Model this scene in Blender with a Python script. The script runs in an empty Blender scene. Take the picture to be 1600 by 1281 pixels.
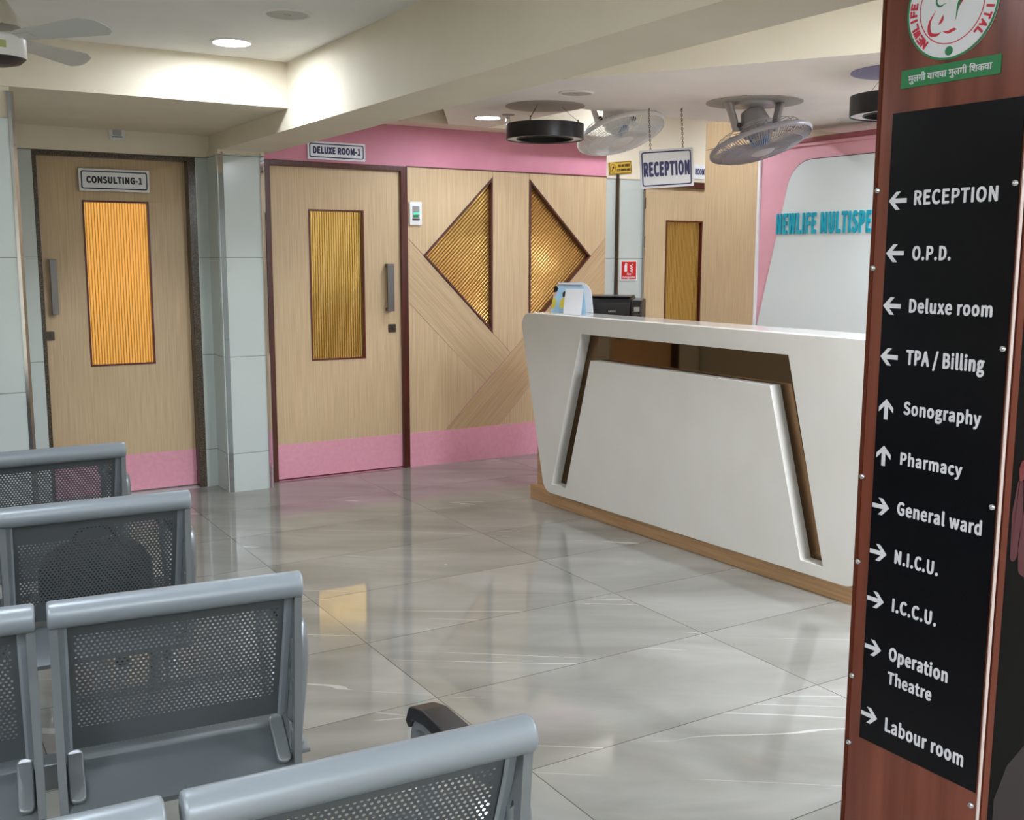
import bpy, bmesh, math, random
from mathutils import Matrix, Vector
random.seed(4)
D = bpy.data
SC = bpy.context.scene
COL = SC.collection
PI = math.pi

# ------------------------------------------------------------------ camera, world, exposure
cam_d = D.cameras.new('camera'); cam = D.objects.new('camera', cam_d); COL.objects.link(cam)
cam_d.sensor_fit = 'HORIZONTAL'; cam_d.sensor_width = 36.0; cam_d.lens = 36.0 * 1633.1 / 1600.0
cam_d.clip_start = 0.05; cam_d.clip_end = 60
YAW, PIT, ROL = math.radians(31.44), math.radians(8.35), math.radians(0.186)
_f = Vector((math.sin(YAW) * math.cos(PIT), math.cos(YAW) * math.cos(PIT), -math.sin(PIT)))
_r = Vector((math.cos(YAW), -math.sin(YAW), 0)); _u = _r.cross(_f)
_r2 = _r * math.cos(ROL) + _u * math.sin(ROL); _u2 = _r2.cross(_f)
cm = Matrix.Identity(4)
for i in range(3):
    cm[i][0] = _r2[i]; cm[i][1] = _u2[i]; cm[i][2] = -_f[i]; cm[i][3] = (0, 0, 1.5)[i]
cam.matrix_world = cm
SC.camera = cam
vs = SC.view_settings
vs.view_transform = 'Standard'; vs.look = 'None'; vs.gamma = 1; vs.use_curve_mapping = False
vs.exposure = 0.98
w = D.worlds.new('world'); SC.world = w; w.use_nodes = True
w.node_tree.nodes['Background'].inputs[0].default_value = (.9, .95, 1, 1)
w.node_tree.nodes['Background'].inputs[1].default_value = 0.05
LAMP = 95.0          # radiance of the round ceiling downlights
for k, v in (('max_bounces', 10), ('transparent_max_bounces', 24), ('sample_clamp_indirect', 6.0), ('caustics_reflective', False), ('caustics_refractive', False)):
    try: setattr(SC.cycles, k, v)
    except Exception: pass

# ------------------------------------------------------------------ materials
def lin(c):
    c = c / 255.0
    return c / 12.92 if c <= .04045 else ((c + .055) / 1.055) ** 2.4
def rgb(r, g, b): return (lin(r), lin(g), lin(b), 1)
def mat(name, col, rough=.5, metal=0.0, spec=.5, coat=0.0, emit=None, es=0.0):
    m = D.materials.new(name); m.use_nodes = True
    b = m.node_tree.nodes['Principled BSDF']
    b.inputs['Base Color'].default_value = col; b.inputs['Roughness'].default_value = rough
    b.inputs['Metallic'].default_value = metal; b.inputs['Specular IOR Level'].default_value = spec
    b.inputs['Coat Weight'].default_value = coat
    if emit: b.inputs['Emission Color'].default_value = emit; b.inputs['Emission Strength'].default_value = es
    return m
def nd(m, t, **kw):
    n = m.node_tree.nodes.new(t)
    for k, v in kw.items(): setattr(n, k, v)
    return n
def lk(m, a, b): m.node_tree.links.new(a, b)
def mth(m, op, a, b=None):
    n = nd(m, 'ShaderNodeMath', operation=op)
    for i, v in enumerate((a, b)):
        if v is None: continue
        if isinstance(v, (int, float)): n.inputs[i].default_value = v
        else: lk(m, v, n.inputs[i])
    return n.outputs[0]
def noisy(m, c1, c2, scale=(1, 1, 1), rotz=0, nscale=1.0, detail=4, lo=.35, hi=.65, coord='Object', bump=0, dist=0):
    """mix two tones with stretched noise"""
    b = m.node_tree.nodes['Principled BSDF']
    tc = nd(m, 'ShaderNodeTexCoord'); mp0 = nd(m, 'ShaderNodeMapping'); mp0.inputs['Rotation'].default_value = (0, 0, rotz)
    mp = nd(m, 'ShaderNodeMapping'); mp.inputs['Scale'].default_value = scale
    nz = nd(m, 'ShaderNodeTexNoise'); nz.inputs['Scale'].default_value = nscale; nz.inputs['Detail'].default_value = detail
    nz.inputs['Distortion'].default_value = dist
    rp = nd(m, 'ShaderNodeValToRGB'); rp.color_ramp.elements[0].position = lo; rp.color_ramp.elements[1].position = hi
    rp.color_ramp.elements[0].color = c1; rp.color_ramp.elements[1].color = c2
    lk(m, tc.outputs[coord], mp0.inputs['Vector']); lk(m, mp0.outputs[0], mp.inputs['Vector'])
    lk(m, mp.outputs[0], nz.inputs['Vector']); lk(m, nz.outputs[0], rp.inputs[0]); lk(m, rp.outputs[0], b.inputs['Base Color'])
    if bump:
        bp = nd(m, 'ShaderNodeBump'); bp.inputs['Strength'].default_value = bump; bp.inputs['Distance'].default_value = .002
        lk(m, nz.outputs[0], bp.inputs['Height']); lk(m, bp.outputs[0], b.inputs['Normal'])
    return m
def wood(name, c1, c2, rotz=0, rough=.45, s=(130, 3, 130)):
    return noisy(mat(name, c1, rough), c1, c2, s, rotz, 1, 3, .3, .7)

M = {}
M['cream'] = noisy(mat('cream_paint', (0, 0, 0, 1), .7, spec=.2), rgb(230, 220, 199), rgb(235, 226, 206), nscale=3)
M['white'] = noisy(mat('white_paint', (0, 0, 0, 1), .75, spec=.2), rgb(238, 236, 231), rgb(243, 241, 236), nscale=3)
M['pink'] = noisy(mat('pink_laminate', (0, 0, 0, 1), .45), rgb(230, 160, 178), rgb(235, 166, 184), nscale=40, detail=2)
M['pinkwall'] = noisy(mat('pink_wall_paint', (0, 0, 0, 1), .5, spec=.3), rgb(212, 140, 160), rgb(218, 147, 167), nscale=6)
M['palepink'] = noisy(mat('pale_pink_laminate', (0, 0, 0, 1), .4), rgb(226, 166, 180), rgb(230, 172, 186), nscale=5)
M['maroon'] = mat('maroon_trim', rgb(150, 80, 88), .35)
M['wood'] = wood('light_veneer', rgb(196, 168, 130), rgb(216, 190, 152))
M['wood_r'] = wood('light_veneer_diagonal_fall', rgb(190, 162, 124), rgb(212, 186, 148), -PI / 4)
M['wood_l'] = wood('light_veneer_diagonal_rise', rgb(186, 155, 116), rgb(206, 177, 138), PI / 4)
M['wood_h'] = wood('oak_plinth', rgb(176, 136, 96), rgb(200, 160, 118), 0, .4, (3, 90, 90))
M['groove'] = mat('groove_line', rgb(120, 88, 58), .7)
M['brown'] = noisy(mat('dark_brown_polish', (0, 0, 0, 1), .3), rgb(72, 32, 24), rgb(92, 44, 33), (60, 3, 60), nscale=1)
M['maroonwood'] = noisy(mat('red_brown_edge', (0, 0, 0, 1), .3), rgb(84, 26, 22), rgb(100, 34, 28), (60, 3, 60))
M['granite'] = noisy(mat('dark_granite', (0, 0, 0, 1), .25), rgb(42, 34, 26), rgb(120, 100, 78), nscale=160, detail=1, lo=.45, hi=.75)
M['steel'] = mat('brushed_steel', rgb(190, 192, 195), .12, 1)
M['chrome'] = mat('chrome', rgb(215, 218, 222), .06, 1)
M['gunmetal'] = mat('grey_handle_metal', rgb(118, 116, 114), .35, .85)
M['dkmetal'] = mat('dark_lock_metal', rgb(84, 76, 68), .35, .8)
M['black'] = mat('black_plastic', rgb(18, 18, 20), .35)
M['blackgloss'] = mat('black_gloss', rgb(10, 10, 14), .25, spec=.22)
M['blackring'] = mat('black_lamp_shell', rgb(14, 14, 16), .35)
M['signwhite'] = mat('sign_white', rgb(236, 238, 242), .3)
M['navy'] = mat('navy_print', rgb(26, 30, 92), .4)
M['blackprint'] = mat('black_print', rgb(20, 20, 24), .4)
M['whiteprint'] = mat('white_vinyl', rgb(226, 226, 230), .45)
M['yellow'] = mat('yellow_sign', rgb(205, 168, 52), .45)
M['darkprint'] = mat('dark_brown_print', rgb(54, 36, 16), .5)
M['red'] = mat('red_sign', rgb(202, 36, 36), .4)
M['green'] = mat('green_print', rgb(32, 128, 72), .45)
M['redprint'] = mat('red_print', rgb(205, 40, 62), .45)
M['teal'] = mat('teal_letter', rgb(20, 165, 190), .35)
M['frost'] = mat('white_back_painted_glass', rgb(218, 228, 228), .14)
M['desk'] = noisy(mat('white_solid_surface', (0, 0, 0, 1), .32), rgb(226, 222, 214), rgb(230, 226, 219), nscale=4)
M['desktop'] = mat('white_counter_gloss', rgb(232, 230, 226), .08)
M['mirror'] = mat('bronze_mirror', rgb(118, 92, 68), .03, 1)
M['lightgrey'] = mat('light_grey_grille', rgb(186, 183, 176), .6)
M['greydisc'] = mat('grey_ceiling_disc', rgb(172, 168, 160), .6)
M['lavender'] = mat('lavender_ceiling_disc', rgb(140, 134, 172), .5)
M['fanwhite'] = mat('white_fan_plastic', rgb(232, 232, 230), .35)
M['fangrey'] = mat('grey_fan_plastic', rgb(176, 174, 176), .35)
M['fanmauve'] = mat('mauve_grey_wire', rgb(150, 146, 152), .4)
M['blue'] = mat('blue_fan_blade', rgb(70, 135, 190), .3)
M['ivory'] = mat('ivory_fan_paint', rgb(196, 190, 172), .4)
M['blade'] = mat('fan_blade_paint', rgb(206, 206, 200), .4)
M['labelgreen'] = mat('pale_green_label', rgb(176, 186, 118), .5)
M['darkcap'] = mat('dark_motor_cap', rgb(52, 46, 46), .4)
M['chain'] = mat('dull_chain', rgb(110, 92, 60), .4, .9)
M['silver'] = mat('silver_powder_coat', rgb(140, 148, 154), .36, .2)
M['cast'] = mat('cast_aluminium', rgb(128, 133, 136), .36, .4)
M['lit'] = mat('lamp_diffuser', (1, 1, 1, 1), .5, emit=(.93, 1, 1.10, 1), es=LAMP)
M['fill_lit'] = mat('fill_panel_diffuser', (1, 1, 1, 1), .5, emit=(.93, 1, 1.10, 1), es=42.0)  # glow of the added fill panels
M['unlit'] = mat('unlit_diffuser', rgb(222, 224, 226), .4)
M['greenlit'] = mat('green_indicator', rgb(40, 150, 110), .3, emit=rgb(60, 220, 160), es=.8)
M['smoke'] = mat('grey_lens', rgb(150, 150, 148), .2)
M['cardblue'] = mat('card_blue', rgb(170, 208, 232), .5)
M['cardwhite'] = mat('card_white', rgb(236, 238, 242), .5)
M['skin'] = mat('printed_skin', rgb(226, 178, 150), .5)
M['cardyellow'] = mat('printed_yellow', rgb(228, 208, 70), .5)
M['bag'] = mat('black_bag_fabric', rgb(28, 28, 30), .7)
M['posterskin'] = mat('printed_dim_skin', rgb(80, 48, 50), .55, spec=.06)
M['posternail'] = mat('printed_nail', rgb(92, 20, 26), .3)
M['edgebeige'] = mat('pale_edge_band', rgb(196, 178, 170), .5)
M['posterdark'] = mat('poster_black', rgb(6, 5, 5), .55, spec=.06)
M['postergrey'] = mat('poster_grey', rgb(52, 46, 46), .55, spec=.06)

# cladding of the signboard pillar: red-brown laminate with soft vertical streaks
m = M['laminate'] = noisy(mat('red_brown_laminate', (0, 0, 0, 1), .22), rgb(98, 46, 34), rgb(140, 78, 58), (16, .8, 16), 0, 1, 5, .3, .7)
M['laminate_dark'] = noisy(mat('dark_red_laminate', (0, 0, 0, 1), .5, spec=.15), rgb(84, 38, 24), rgb(100, 48, 30), (30, 1, 30))
M['lam_side'] = noisy(mat('deep_brown_laminate', (0, 0, 0, 1), .2), rgb(40, 20, 16), rgb(50, 25, 19), (30, 1, 30))

def tile_mat():
    """pale wall tile with thin horizontal joints every 0.62 m"""
    m = mat('pale_wall_tile', rgb(198, 207, 203), .12)
    b = m.node_tree.nodes['Principled BSDF']
    g = nd(m, 'ShaderNodeNewGeometry'); s = nd(m, 'ShaderNodeSeparateXYZ'); lk(m, g.outputs['Position'], s.inputs[0])
    z = mth(m, 'FRACT', mth(m, 'DIVIDE', mth(m, 'SUBTRACT', s.outputs[2], .246 - 6.2), .62))
    d = mth(m, 'LESS_THAN', z, .0065)
    mx = nd(m, 'ShaderNodeMix', data_type='RGBA'); mx.inputs[6].default_value = rgb(198, 207, 203); mx.inputs[7].default_value = rgb(128, 132, 128)
    lk(m, d, mx.inputs[0]); lk(m, mx.outputs[2], b.inputs['Base Color'])
    return m
M['tile'] = tile_mat()

def floor_mat():
    m = mat('grey_marble_tile', rgb(160, 158, 146), .04)
    b = m.node_tree.nodes['Principled BSDF']
    g = nd(m, 'ShaderNodeNewGeometry'); s = nd(m, 'ShaderNodeSeparateXYZ'); lk(m, g.outputs['Position'], s.inputs[0])
    # joints
    fx = mth(m, 'FRACT', mth(m, 'DIVIDE', mth(m, 'SUBTRACT', s.outputs[0], 1.559 - 12.05), 1.205))
    fy = mth(m, 'FRACT', mth(m, 'DIVIDE', mth(m, 'SUBTRACT', s.outputs[1], 2.442 - 11.94), .597))
    j = mth(m, 'MAXIMUM', mth(m, 'LESS_THAN', fx, .0030), mth(m, 'LESS_THAN', fy, .006))
    # per tile shift
    ix = mth(m, 'FLOOR', mth(m, 'DIVIDE', mth(m, 'SUBTRACT', s.outputs[0], 1.559 - 12.05), 1.205))
    iy = mth(m, 'FLOOR', mth(m, 'DIVIDE', mth(m, 'SUBTRACT', s.outputs[1], 2.442 - 11.94), .597))
    cb = nd(m, 'ShaderNodeCombineXYZ'); lk(m, ix, cb.inputs[0]); lk(m, iy, cb.inputs[1])
    wn = nd(m, 'ShaderNodeTexWhiteNoise'); lk(m, cb.outputs[0], wn.inputs[0])
    sc = nd(m, 'ShaderNodeVectorMath', operation='SCALE'); sc.inputs['Scale'].default_value = 7.0; lk(m, wn.outputs['Color'], sc.inputs[0])
    ad = nd(m, 'ShaderNodeVectorMath', operation='ADD'); lk(m, g.outputs['Position'], ad.inputs[0]); lk(m, sc.outputs[0], ad.inputs[1])
    mp = nd(m, 'ShaderNodeMapping'); mp.inputs['Rotation'].default_value = (0, 0, math.radians(34)); lk(m, ad.outputs[0], mp.inputs[0])
    mp2 = nd(m, 'ShaderNodeMapping'); mp2.inputs['Scale'].default_value = (.9, 2.6, 1); lk(m, mp.outputs[0], mp2.inputs[0])
    n1 = nd(m, 'ShaderNodeTexNoise'); n1.inputs['Scale'].default_value = 1.3; n1.inputs['Detail'].default_value = 6; n1.inputs['Distortion'].default_value = .6
    lk(m, mp2.outputs[0], n1.inputs[0])
    rp = nd(m, 'ShaderNodeValToRGB'); rp.color_ramp.elements[0].position = .3; rp.color_ramp.elements[1].position = .72
    rp.color_ramp.elements[0].color = rgb(124, 122, 114); rp.color_ramp.elements[1].color = rgb(154, 152, 146)
    lk(m, n1.outputs[0], rp.inputs[0])
    # veins
    mp3 = nd(m, 'ShaderNodeMapping'); mp3.inputs['Scale'].default_value = (.11, 1.7, 1); lk(m, mp.outputs[0], mp3.inputs[0])
    n2 = nd(m, 'ShaderNodeTexNoise'); n2.inputs['Scale'].default_value = 1.9; n2.inputs['Detail'].default_value = 2.0; n2.inputs['Roughness'].default_value = .4
    lk(m, mp3.outputs[0], n2.inputs[0])
    dv = mth(m, 'ABSOLUTE', mth(m, 'SUBTRACT', n2.outputs[0], .5))
    n3 = nd(m, 'ShaderNodeTexNoise'); n3.inputs['Scale'].default_value = 2.2; lk(m, mp.outputs[0], n3.inputs[0])
    wid = mth(m, 'MULTIPLY', mth(m, 'MINIMUM', mth(m, 'MAXIMUM', mth(m, 'SUBTRACT', n3.outputs[0], .48), 0.0), .07), .045)
    vn = mth(m, 'MULTIPLY', mth(m, 'LESS_THAN', dv, wid), .55)
    mx = nd(m, 'ShaderNodeMix', data_type='RGBA'); lk(m, vn, mx.inputs[0]); lk(m, rp.outputs[0], mx.inputs[6]); mx.inputs[7].default_value = rgb(198, 196, 190)
    mx2 = nd(m, 'ShaderNodeMix', data_type='RGBA'); lk(m, j, mx2.inputs[0]); lk(m, mx.outputs[2], mx2.inputs[6]); mx2.inputs[7].default_value = rgb(84, 81, 74)
    lk(m, mx2.outputs[2], b.inputs['Base Color'])
    return m
M['floor'] = floor_mat()

def reeded(name, base, ang, pitch, emit=0.0, em_col=None):
    """amber reeded glass: a sine profile across the pane"""
    m = mat(name, base, .15, .72)
    b = m.node_tree.nodes['Principled BSDF']
    tc = nd(m, 'ShaderNodeTexCoord'); mp = nd(m, 'ShaderNodeMapping'); mp.inputs['Rotation'].default_value = (0, 0, ang)
    lk(m, tc.outputs['Object'], mp.inputs[0]); s = nd(m, 'ShaderNodeSeparateXYZ'); lk(m, mp.outputs[0], s.inputs[0])
    sn = mth(m, 'ABSOLUTE', mth(m, 'SINE', mth(m, 'MULTIPLY', s.outputs[0], PI / pitch)))
    bp = nd(m, 'ShaderNodeBump'); bp.inputs['Strength'].default_value = .4; bp.inputs['Distance'].default_value = pitch * .25
    lk(m, sn, bp.inputs['Height']); lk(m, bp.outputs[0], b.inputs['Normal'])
    rp = nd(m, 'ShaderNodeValToRGB'); rp.color_ramp.elements[0].position = .1; rp.color_ramp.elements[1].position = .55
    rp.color_ramp.elements[0].color = tuple(x * .22 for x in base[:3]) + (1,); rp.color_ramp.elements[1].color = base
    lk(m, sn, rp.inputs[0]); lk(m, rp.outputs[0], b.inputs['Base Color'])
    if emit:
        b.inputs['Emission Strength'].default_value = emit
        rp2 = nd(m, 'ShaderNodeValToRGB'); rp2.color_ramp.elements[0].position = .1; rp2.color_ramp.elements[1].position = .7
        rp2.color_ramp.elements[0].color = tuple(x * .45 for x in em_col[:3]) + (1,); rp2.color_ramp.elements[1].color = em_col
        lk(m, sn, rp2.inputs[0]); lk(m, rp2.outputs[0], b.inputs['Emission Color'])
    return m
M['amber_glow'] = reeded('amber_reeded_glass_glow', rgb(214, 160, 84), 0, .0165, .33, rgb(214, 150, 70))  # weak emission in the glass stands in for a lit room behind
M['amber'] = reeded('amber_reeded_glass', rgb(214, 172, 92), 0, .0165)
M['amber_d1'] = reeded('amber_reeded_glass_diagonal', rgb(210, 164, 92), PI / 4, .021)
M['amber_d2'] = reeded('amber_reeded_glass_diagonal_fall', rgb(206, 156, 88), PI / 4, .021)

def perforated():
    """silver sheet, staggered punched holes inside a margin (UV in metres from the sheet's middle, half sizes in a second UV map)"""
    m = mat('perforated_silver_sheet', rgb(92, 98, 101), .42, .3)
    b = m.node_tree.nodes['Principled BSDF']
    uv = nd(m, 'ShaderNodeUVMap', uv_map='metres'); s = nd(m, 'ShaderNodeSeparateXYZ'); lk(m, uv.outputs[0], s.inputs[0])
    uz = nd(m, 'ShaderNodeUVMap', uv_map='zone'); sz = nd(m, 'ShaderNodeSeparateXYZ'); lk(m, uz.outputs[0], sz.inputs[0])
    px, py = .0104, .0090
    row = mth(m, 'FLOOR', mth(m, 'DIVIDE', s.outputs[1], py))
    odd = mth(m, 'MULTIPLY', mth(m, 'MODULO', mth(m, 'ADD', row, 200.0), 2.0), .5)
    fx = mth(m, 'SUBTRACT', mth(m, 'FRACT', mth(m, 'ADD', mth(m, 'DIVIDE', s.outputs[0], px), mth(m, 'ADD', odd, 100.0))), .5)
    fy = mth(m, 'SUBTRACT', mth(m, 'FRACT', mth(m, 'ADD', mth(m, 'DIVIDE', s.outputs[1], py), 100.0)), .5)
    dx = mth(m, 'MULTIPLY', fx, px); dy = mth(m, 'MULTIPLY', fy, py)
    r = mth(m, 'SQRT', mth(m, 'ADD', mth(m, 'MULTIPLY', dx, dx), mth(m, 'MULTIPLY', dy, dy)))
    hole = mth(m, 'LESS_THAN', r, .0025)
    inx = mth(m, 'LESS_THAN', mth(m, 'ABSOLUTE', s.outputs[0]), sz.outputs[0])
    iny = mth(m, 'LESS_THAN', mth(m, 'ABSOLUTE', s.outputs[1]), sz.outputs[1])
    a = mth(m, 'MULTIPLY', hole, mth(m, 'MULTIPLY', inx, iny))
    tr = nd(m, 'ShaderNodeBsdfTransparent'); mx = nd(m, 'ShaderNodeMixShader')
    lk(m, a, mx.inputs[0]); lk(m, b.outputs[0], mx.inputs[1]); lk(m, tr.outputs[0], mx.inputs[2])
    lk(m, mx.outputs[0], m.node_tree.nodes['Material Output'].inputs['Surface'])
    return m
M['perf'] = perforated()

# ------------------------------------------------------------------ helpers
def frame(o, r, u):
    r = Vector(r).normalized(); u = Vector(u).normalized(); n = r.cross(u)
    m = Matrix.Identity(4)
    for i in range(3): m[i][0] = r[i]; m[i][1] = u[i]; m[i][2] = n[i]; m[i][3] = o[i]
    return m
def back(x, y, z): return frame((x, y, z), (1, 0, 0), (0, 0, 1))       # faces -Y: local x = X, y = Z, z = towards the room
def side(x, y, z): return frame((x, y, z), (0, -1, 0), (0, 0, 1))      # faces -X
def flat(x, y, z, rz=0): return Matrix.Translation((x, y, z)) @ Matrix.Rotation(rz, 4, 'Z')
def down(x, y, z): return Matrix.Translation((x, y, z)) @ Matrix.Rotation(PI, 4, 'X')   # hangs from a ceiling, local z down

def tag(o, label=None, cat=None, group=None, kind=None):
    if label: o['label'] = label
    if cat: o['category'] = cat
    if group: o['group'] = group
    if kind: o['kind'] = kind
    return o
def root(name, mtx, label, cat, group=None, kind=None):
    o = D.objects.new(name, None); COL.objects.link(o); o.empty_display_size = .1; o.matrix_world = mtx
    return tag(o, label, cat, group, kind)
def mk(name, bm, mats, parent=None, mtx=None, smooth=False, bevel=0, seg=2, label=None):
    bmesh.ops.remove_doubles(bm, verts=bm.verts, dist=1e-6)
    me = D.meshes.new(name); bm.normal_update(); bm.to_mesh(me); bm.free()
    for mm in (mats if isinstance(mats, (list, tuple)) else [mats]): me.materials.append(M[mm] if isinstance(mm, str) else mm)
    if smooth:
        for p in me.polygons: p.use_smooth = True
    o = D.objects.new(name, me); COL.objects.link(o)
    if parent is not None: o.parent = parent
    if mtx is not None: o.matrix_world = mtx
    if bevel:
        b = o.modifiers.new('bevel', 'BEVEL'); b.width = bevel; b.segments = seg; b.limit_method = 'ANGLE'; b.angle_limit = math.radians(40)
        for p in me.polygons: p.use_smooth = True
        wn = o.modifiers.new('wn', 'WEIGHTED_NORMAL'); wn.keep_sharp = True
    elif smooth:
        md = o.modifiers.new('split', 'EDGE_SPLIT'); md.split_angle = math.radians(38)
    if label: o['label'] = label
    return o
def B(): return bmesh.new()
def box(bm, x0, x1, y0, y1, z0, z1, mi=0):
    v = [bm.verts.new((x, y, z)) for z in (z0, z1) for y in (y0, y1) for x in (x0, x1)]
    for f in ((0, 2, 3, 1), (4, 5, 7, 6), (0, 1, 5, 4), (2, 6, 7, 3), (0, 4, 6, 2), (1, 3, 7, 5)):
        bm.faces.new([v[i] for i in f]).material_index = mi
    return bm
def boxo(name, x0, x1, y0, y1, z0, z1, mt, parent=None, mtx=None, bevel=0, label=None):
    return mk(name, box(B(), x0, x1, y0, y1, z0, z1), mt, parent, mtx, bevel=bevel, label=label)
def plate(outer, holes=(), z0=0, z1=.01, bm=None, front=0, sides=0):
    """a flat sheet with holes, local xy outline, thickness z0..z1"""
    bm = bm or B(); tmp = B()
    loops = [list(outer)] + [list(h) for h in holes]
    def area(l): return sum(l[i][0] * l[(i + 1) % len(l)][1] - l[(i + 1) % len(l)][0] * l[i][1] for i in range(len(l)))
    loops[0] = loops[0] if area(loops[0]) > 0 else loops[0][::-1]
    for i in range(1, len(loops)): loops[i] = loops[i] if area(loops[i]) < 0 else loops[i][::-1]
    ed = []
    for l in loops:
        vv = [tmp.verts.new((p[0], p[1], 0)) for p in l]
        ed += [tmp.edges.new((vv[i], vv[(i + 1) % len(vv)])) for i in range(len(vv))]
    if holes: bmesh.ops.triangle_fill(tmp, edges=ed, use_beauty=True, use_dissolve=False, normal=(0, 0, 1))
    else: bmesh.ops.contextual_create(tmp, geom=tmp.edges[:])
    tris = []
    for f in tmp.faces:
        ps = [v.co.copy() for v in f.verts]
        if f.normal.z < 0 or (sum(ps[i].x * ps[(i + 1) % len(ps)].y - ps[(i + 1) % len(ps)].x * ps[i].y for i in range(len(ps))) < 0): ps = ps[::-1]
        tris.append(ps)
    tmp.free()
    for ps in tris:
        bm.faces.new([bm.verts.new((p.x, p.y, z1)) for p in ps]).material_index = front
        bm.faces.new([bm.verts.new((p.x, p.y, z0)) for p in ps[::-1]]).material_index = front
    for l in loops:
        for i in range(len(l)):
            a, b = l[i], l[(i + 1) % len(l)]
            bm.faces.new([bm.verts.new((a[0], a[1], z0)), bm.verts.new((b[0], b[1], z0)), bm.verts.new((b[0], b[1], z1)), bm.verts.new((a[0], a[1], z1))]).material_index = sides
    bmesh.ops.remove_doubles(bm, verts=bm.verts, dist=1e-6)
    return bm
def rect(x0, x1, y0, y1): return [(x0, y0), (x1, y0), (x1, y1), (x0, y1)]
def rrect(x0, x1, y0, y1, r, n=5):
    out = []
    for cx, cy, a in ((x1 - r, y0 + r, -90), (x1 - r, y1 - r, 0), (x0 + r, y1 - r, 90), (x0 + r, y0 + r, 180)):
        for i in range(n + 1):
            t = math.radians(a + 90 * i / n); out.append((cx + r * math.cos(t), cy + r * math.sin(t)))
    return out
def rpoly(pts, rad, n=6):
    """round the corners of a polygon"""
    out = []; N = len(pts)
    for i in range(N):
        p = Vector(pts[i]); a = Vector(pts[i - 1]); b = Vector(pts[(i + 1) % N]); r = rad[i] if isinstance(rad, (list, tuple)) else rad
        if r <= 0: out.append((p.x, p.y)); continue
        da = (a - p).normalized(); db = (b - p).normalized(); h = da.angle(db) / 2
        d = r / math.tan(h); c = p + (da + db).normalized() * (r / math.sin(h))
        s = p + da * d - c; e = p + db * d - c; a0 = math.atan2(s.y, s.x); a1 = math.atan2(e.y, e.x)
        while a1 - a0 > PI: a1 -= 2 * PI
        while a1 - a0 < -PI: a1 += 2 * PI
        for k in range(n + 1):
            t = a0 + (a1 - a0) * k / n; out.append((c.x + r * math.cos(t), c.y + r * math.sin(t)))
    return out
def circ(cx, cy, r, n=40, ry=None): return [(cx + r * math.cos(2 * PI * i / n), cy + (ry or r) * math.sin(2 * PI * i / n)) for i in range(n)]
def lathe(prof, n=32, bm=None, off=(0, 0), closed=False):
    """revolve (radius, z) around local z"""
    bm = bm or B(); rings = []
    for r, z in prof:
        if r < 1e-6: rings.append([bm.verts.new((off[0], off[1], z))])
        else: rings.append([bm.verts.new((off[0] + r * math.cos(2 * PI * i / n), off[1] + r * math.sin(2 * PI * i / n), z)) for i in range(n)])
    pr = list(zip(rings, rings[1:]))
    if closed: pr.append((rings[-1], rings[0]))
    for a, b in pr:
        for i in range(n):
            j = (i + 1) % n
            if len(a) == 1 and len(b) == 1: continue
            if len(a) == 1: f = (a[0], b[i], b[j])
            elif len(b) == 1: f = (a[i], b[0], a[j])
            else: f = (a[i], b[i], b[j], a[j])
            bm.faces.new(f)
    bmesh.ops.recalc_face_normals(bm, faces=bm.faces)
    return bm
def tube(bm, pts, r, n=8, closed=False, ra=None, axis=None):
    """sweep a round (or, with ra/axis, oval) section along points"""
    pts = [Vector(p) for p in pts]; N = len(pts); rings = []; up = None
    for i, p in enumerate(pts):
        if closed: d = (pts[(i + 1) % N] - pts[i - 1]).normalized()
        else: d = (pts[min(i + 1, N - 1)] - pts[max(i - 1, 0)]).normalized()
        if axis is not None: e1 = Vector(axis)
        else:
            if up is None: up = d.orthogonal().normalized()
            up = (up - d * up.dot(d)).normalized(); e1 = up
        e2 = d.cross(e1).normalized(); rr = r[i] if isinstance(r, (list, tuple)) else r
        rings.append([bm.verts.new(p + e1 * ((ra or rr) * math.cos(2 * PI * k / n)) + e2 * (rr * math.sin(2 * PI * k / n))) for k in range(n)])
    for i in range(N if closed else N - 1):
        a, b = rings[i], rings[(i + 1) % N]
        for k in range(n): bm.faces.new((a[k], a[(k + 1) % n], b[(k + 1) % n], b[k]))
    if not closed: bm.faces.new(rings[0][::-1]); bm.faces.new(rings[-1])
    bmesh.ops.recalc_face_normals(bm, faces=bm.faces)
    return bm
def smooth_path(pts, k=5):
    """Catmull-Rom through the points"""
    P = [Vector(p) for p in pts]; P = [P[0] * 2 - P[1]] + P + [P[-1] * 2 - P[-2]]; out = []
    for i in range(1, len(P) - 2):
        for j in range(k):
            t = j / k; a, b, c, d = P[i - 1:i + 3]
            out.append(.5 * ((2 * b) + (c - a) * t + (2 * a - 5 * b + 4 * c - d) * t * t + (3 * b - a - 3 * c + d) * t ** 3))
    out.append(P[-2]); return out
_cap = {}
FONT = None
try:
    import os
    _p = os.path.join(bpy.utils.resource_path('LOCAL'), 'datafiles', 'fonts', 'Noto Sans CJK Regular.woff2')
    if os.path.exists(_p): FONT = D.fonts.load(_p)
except Exception: FONT = None
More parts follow.
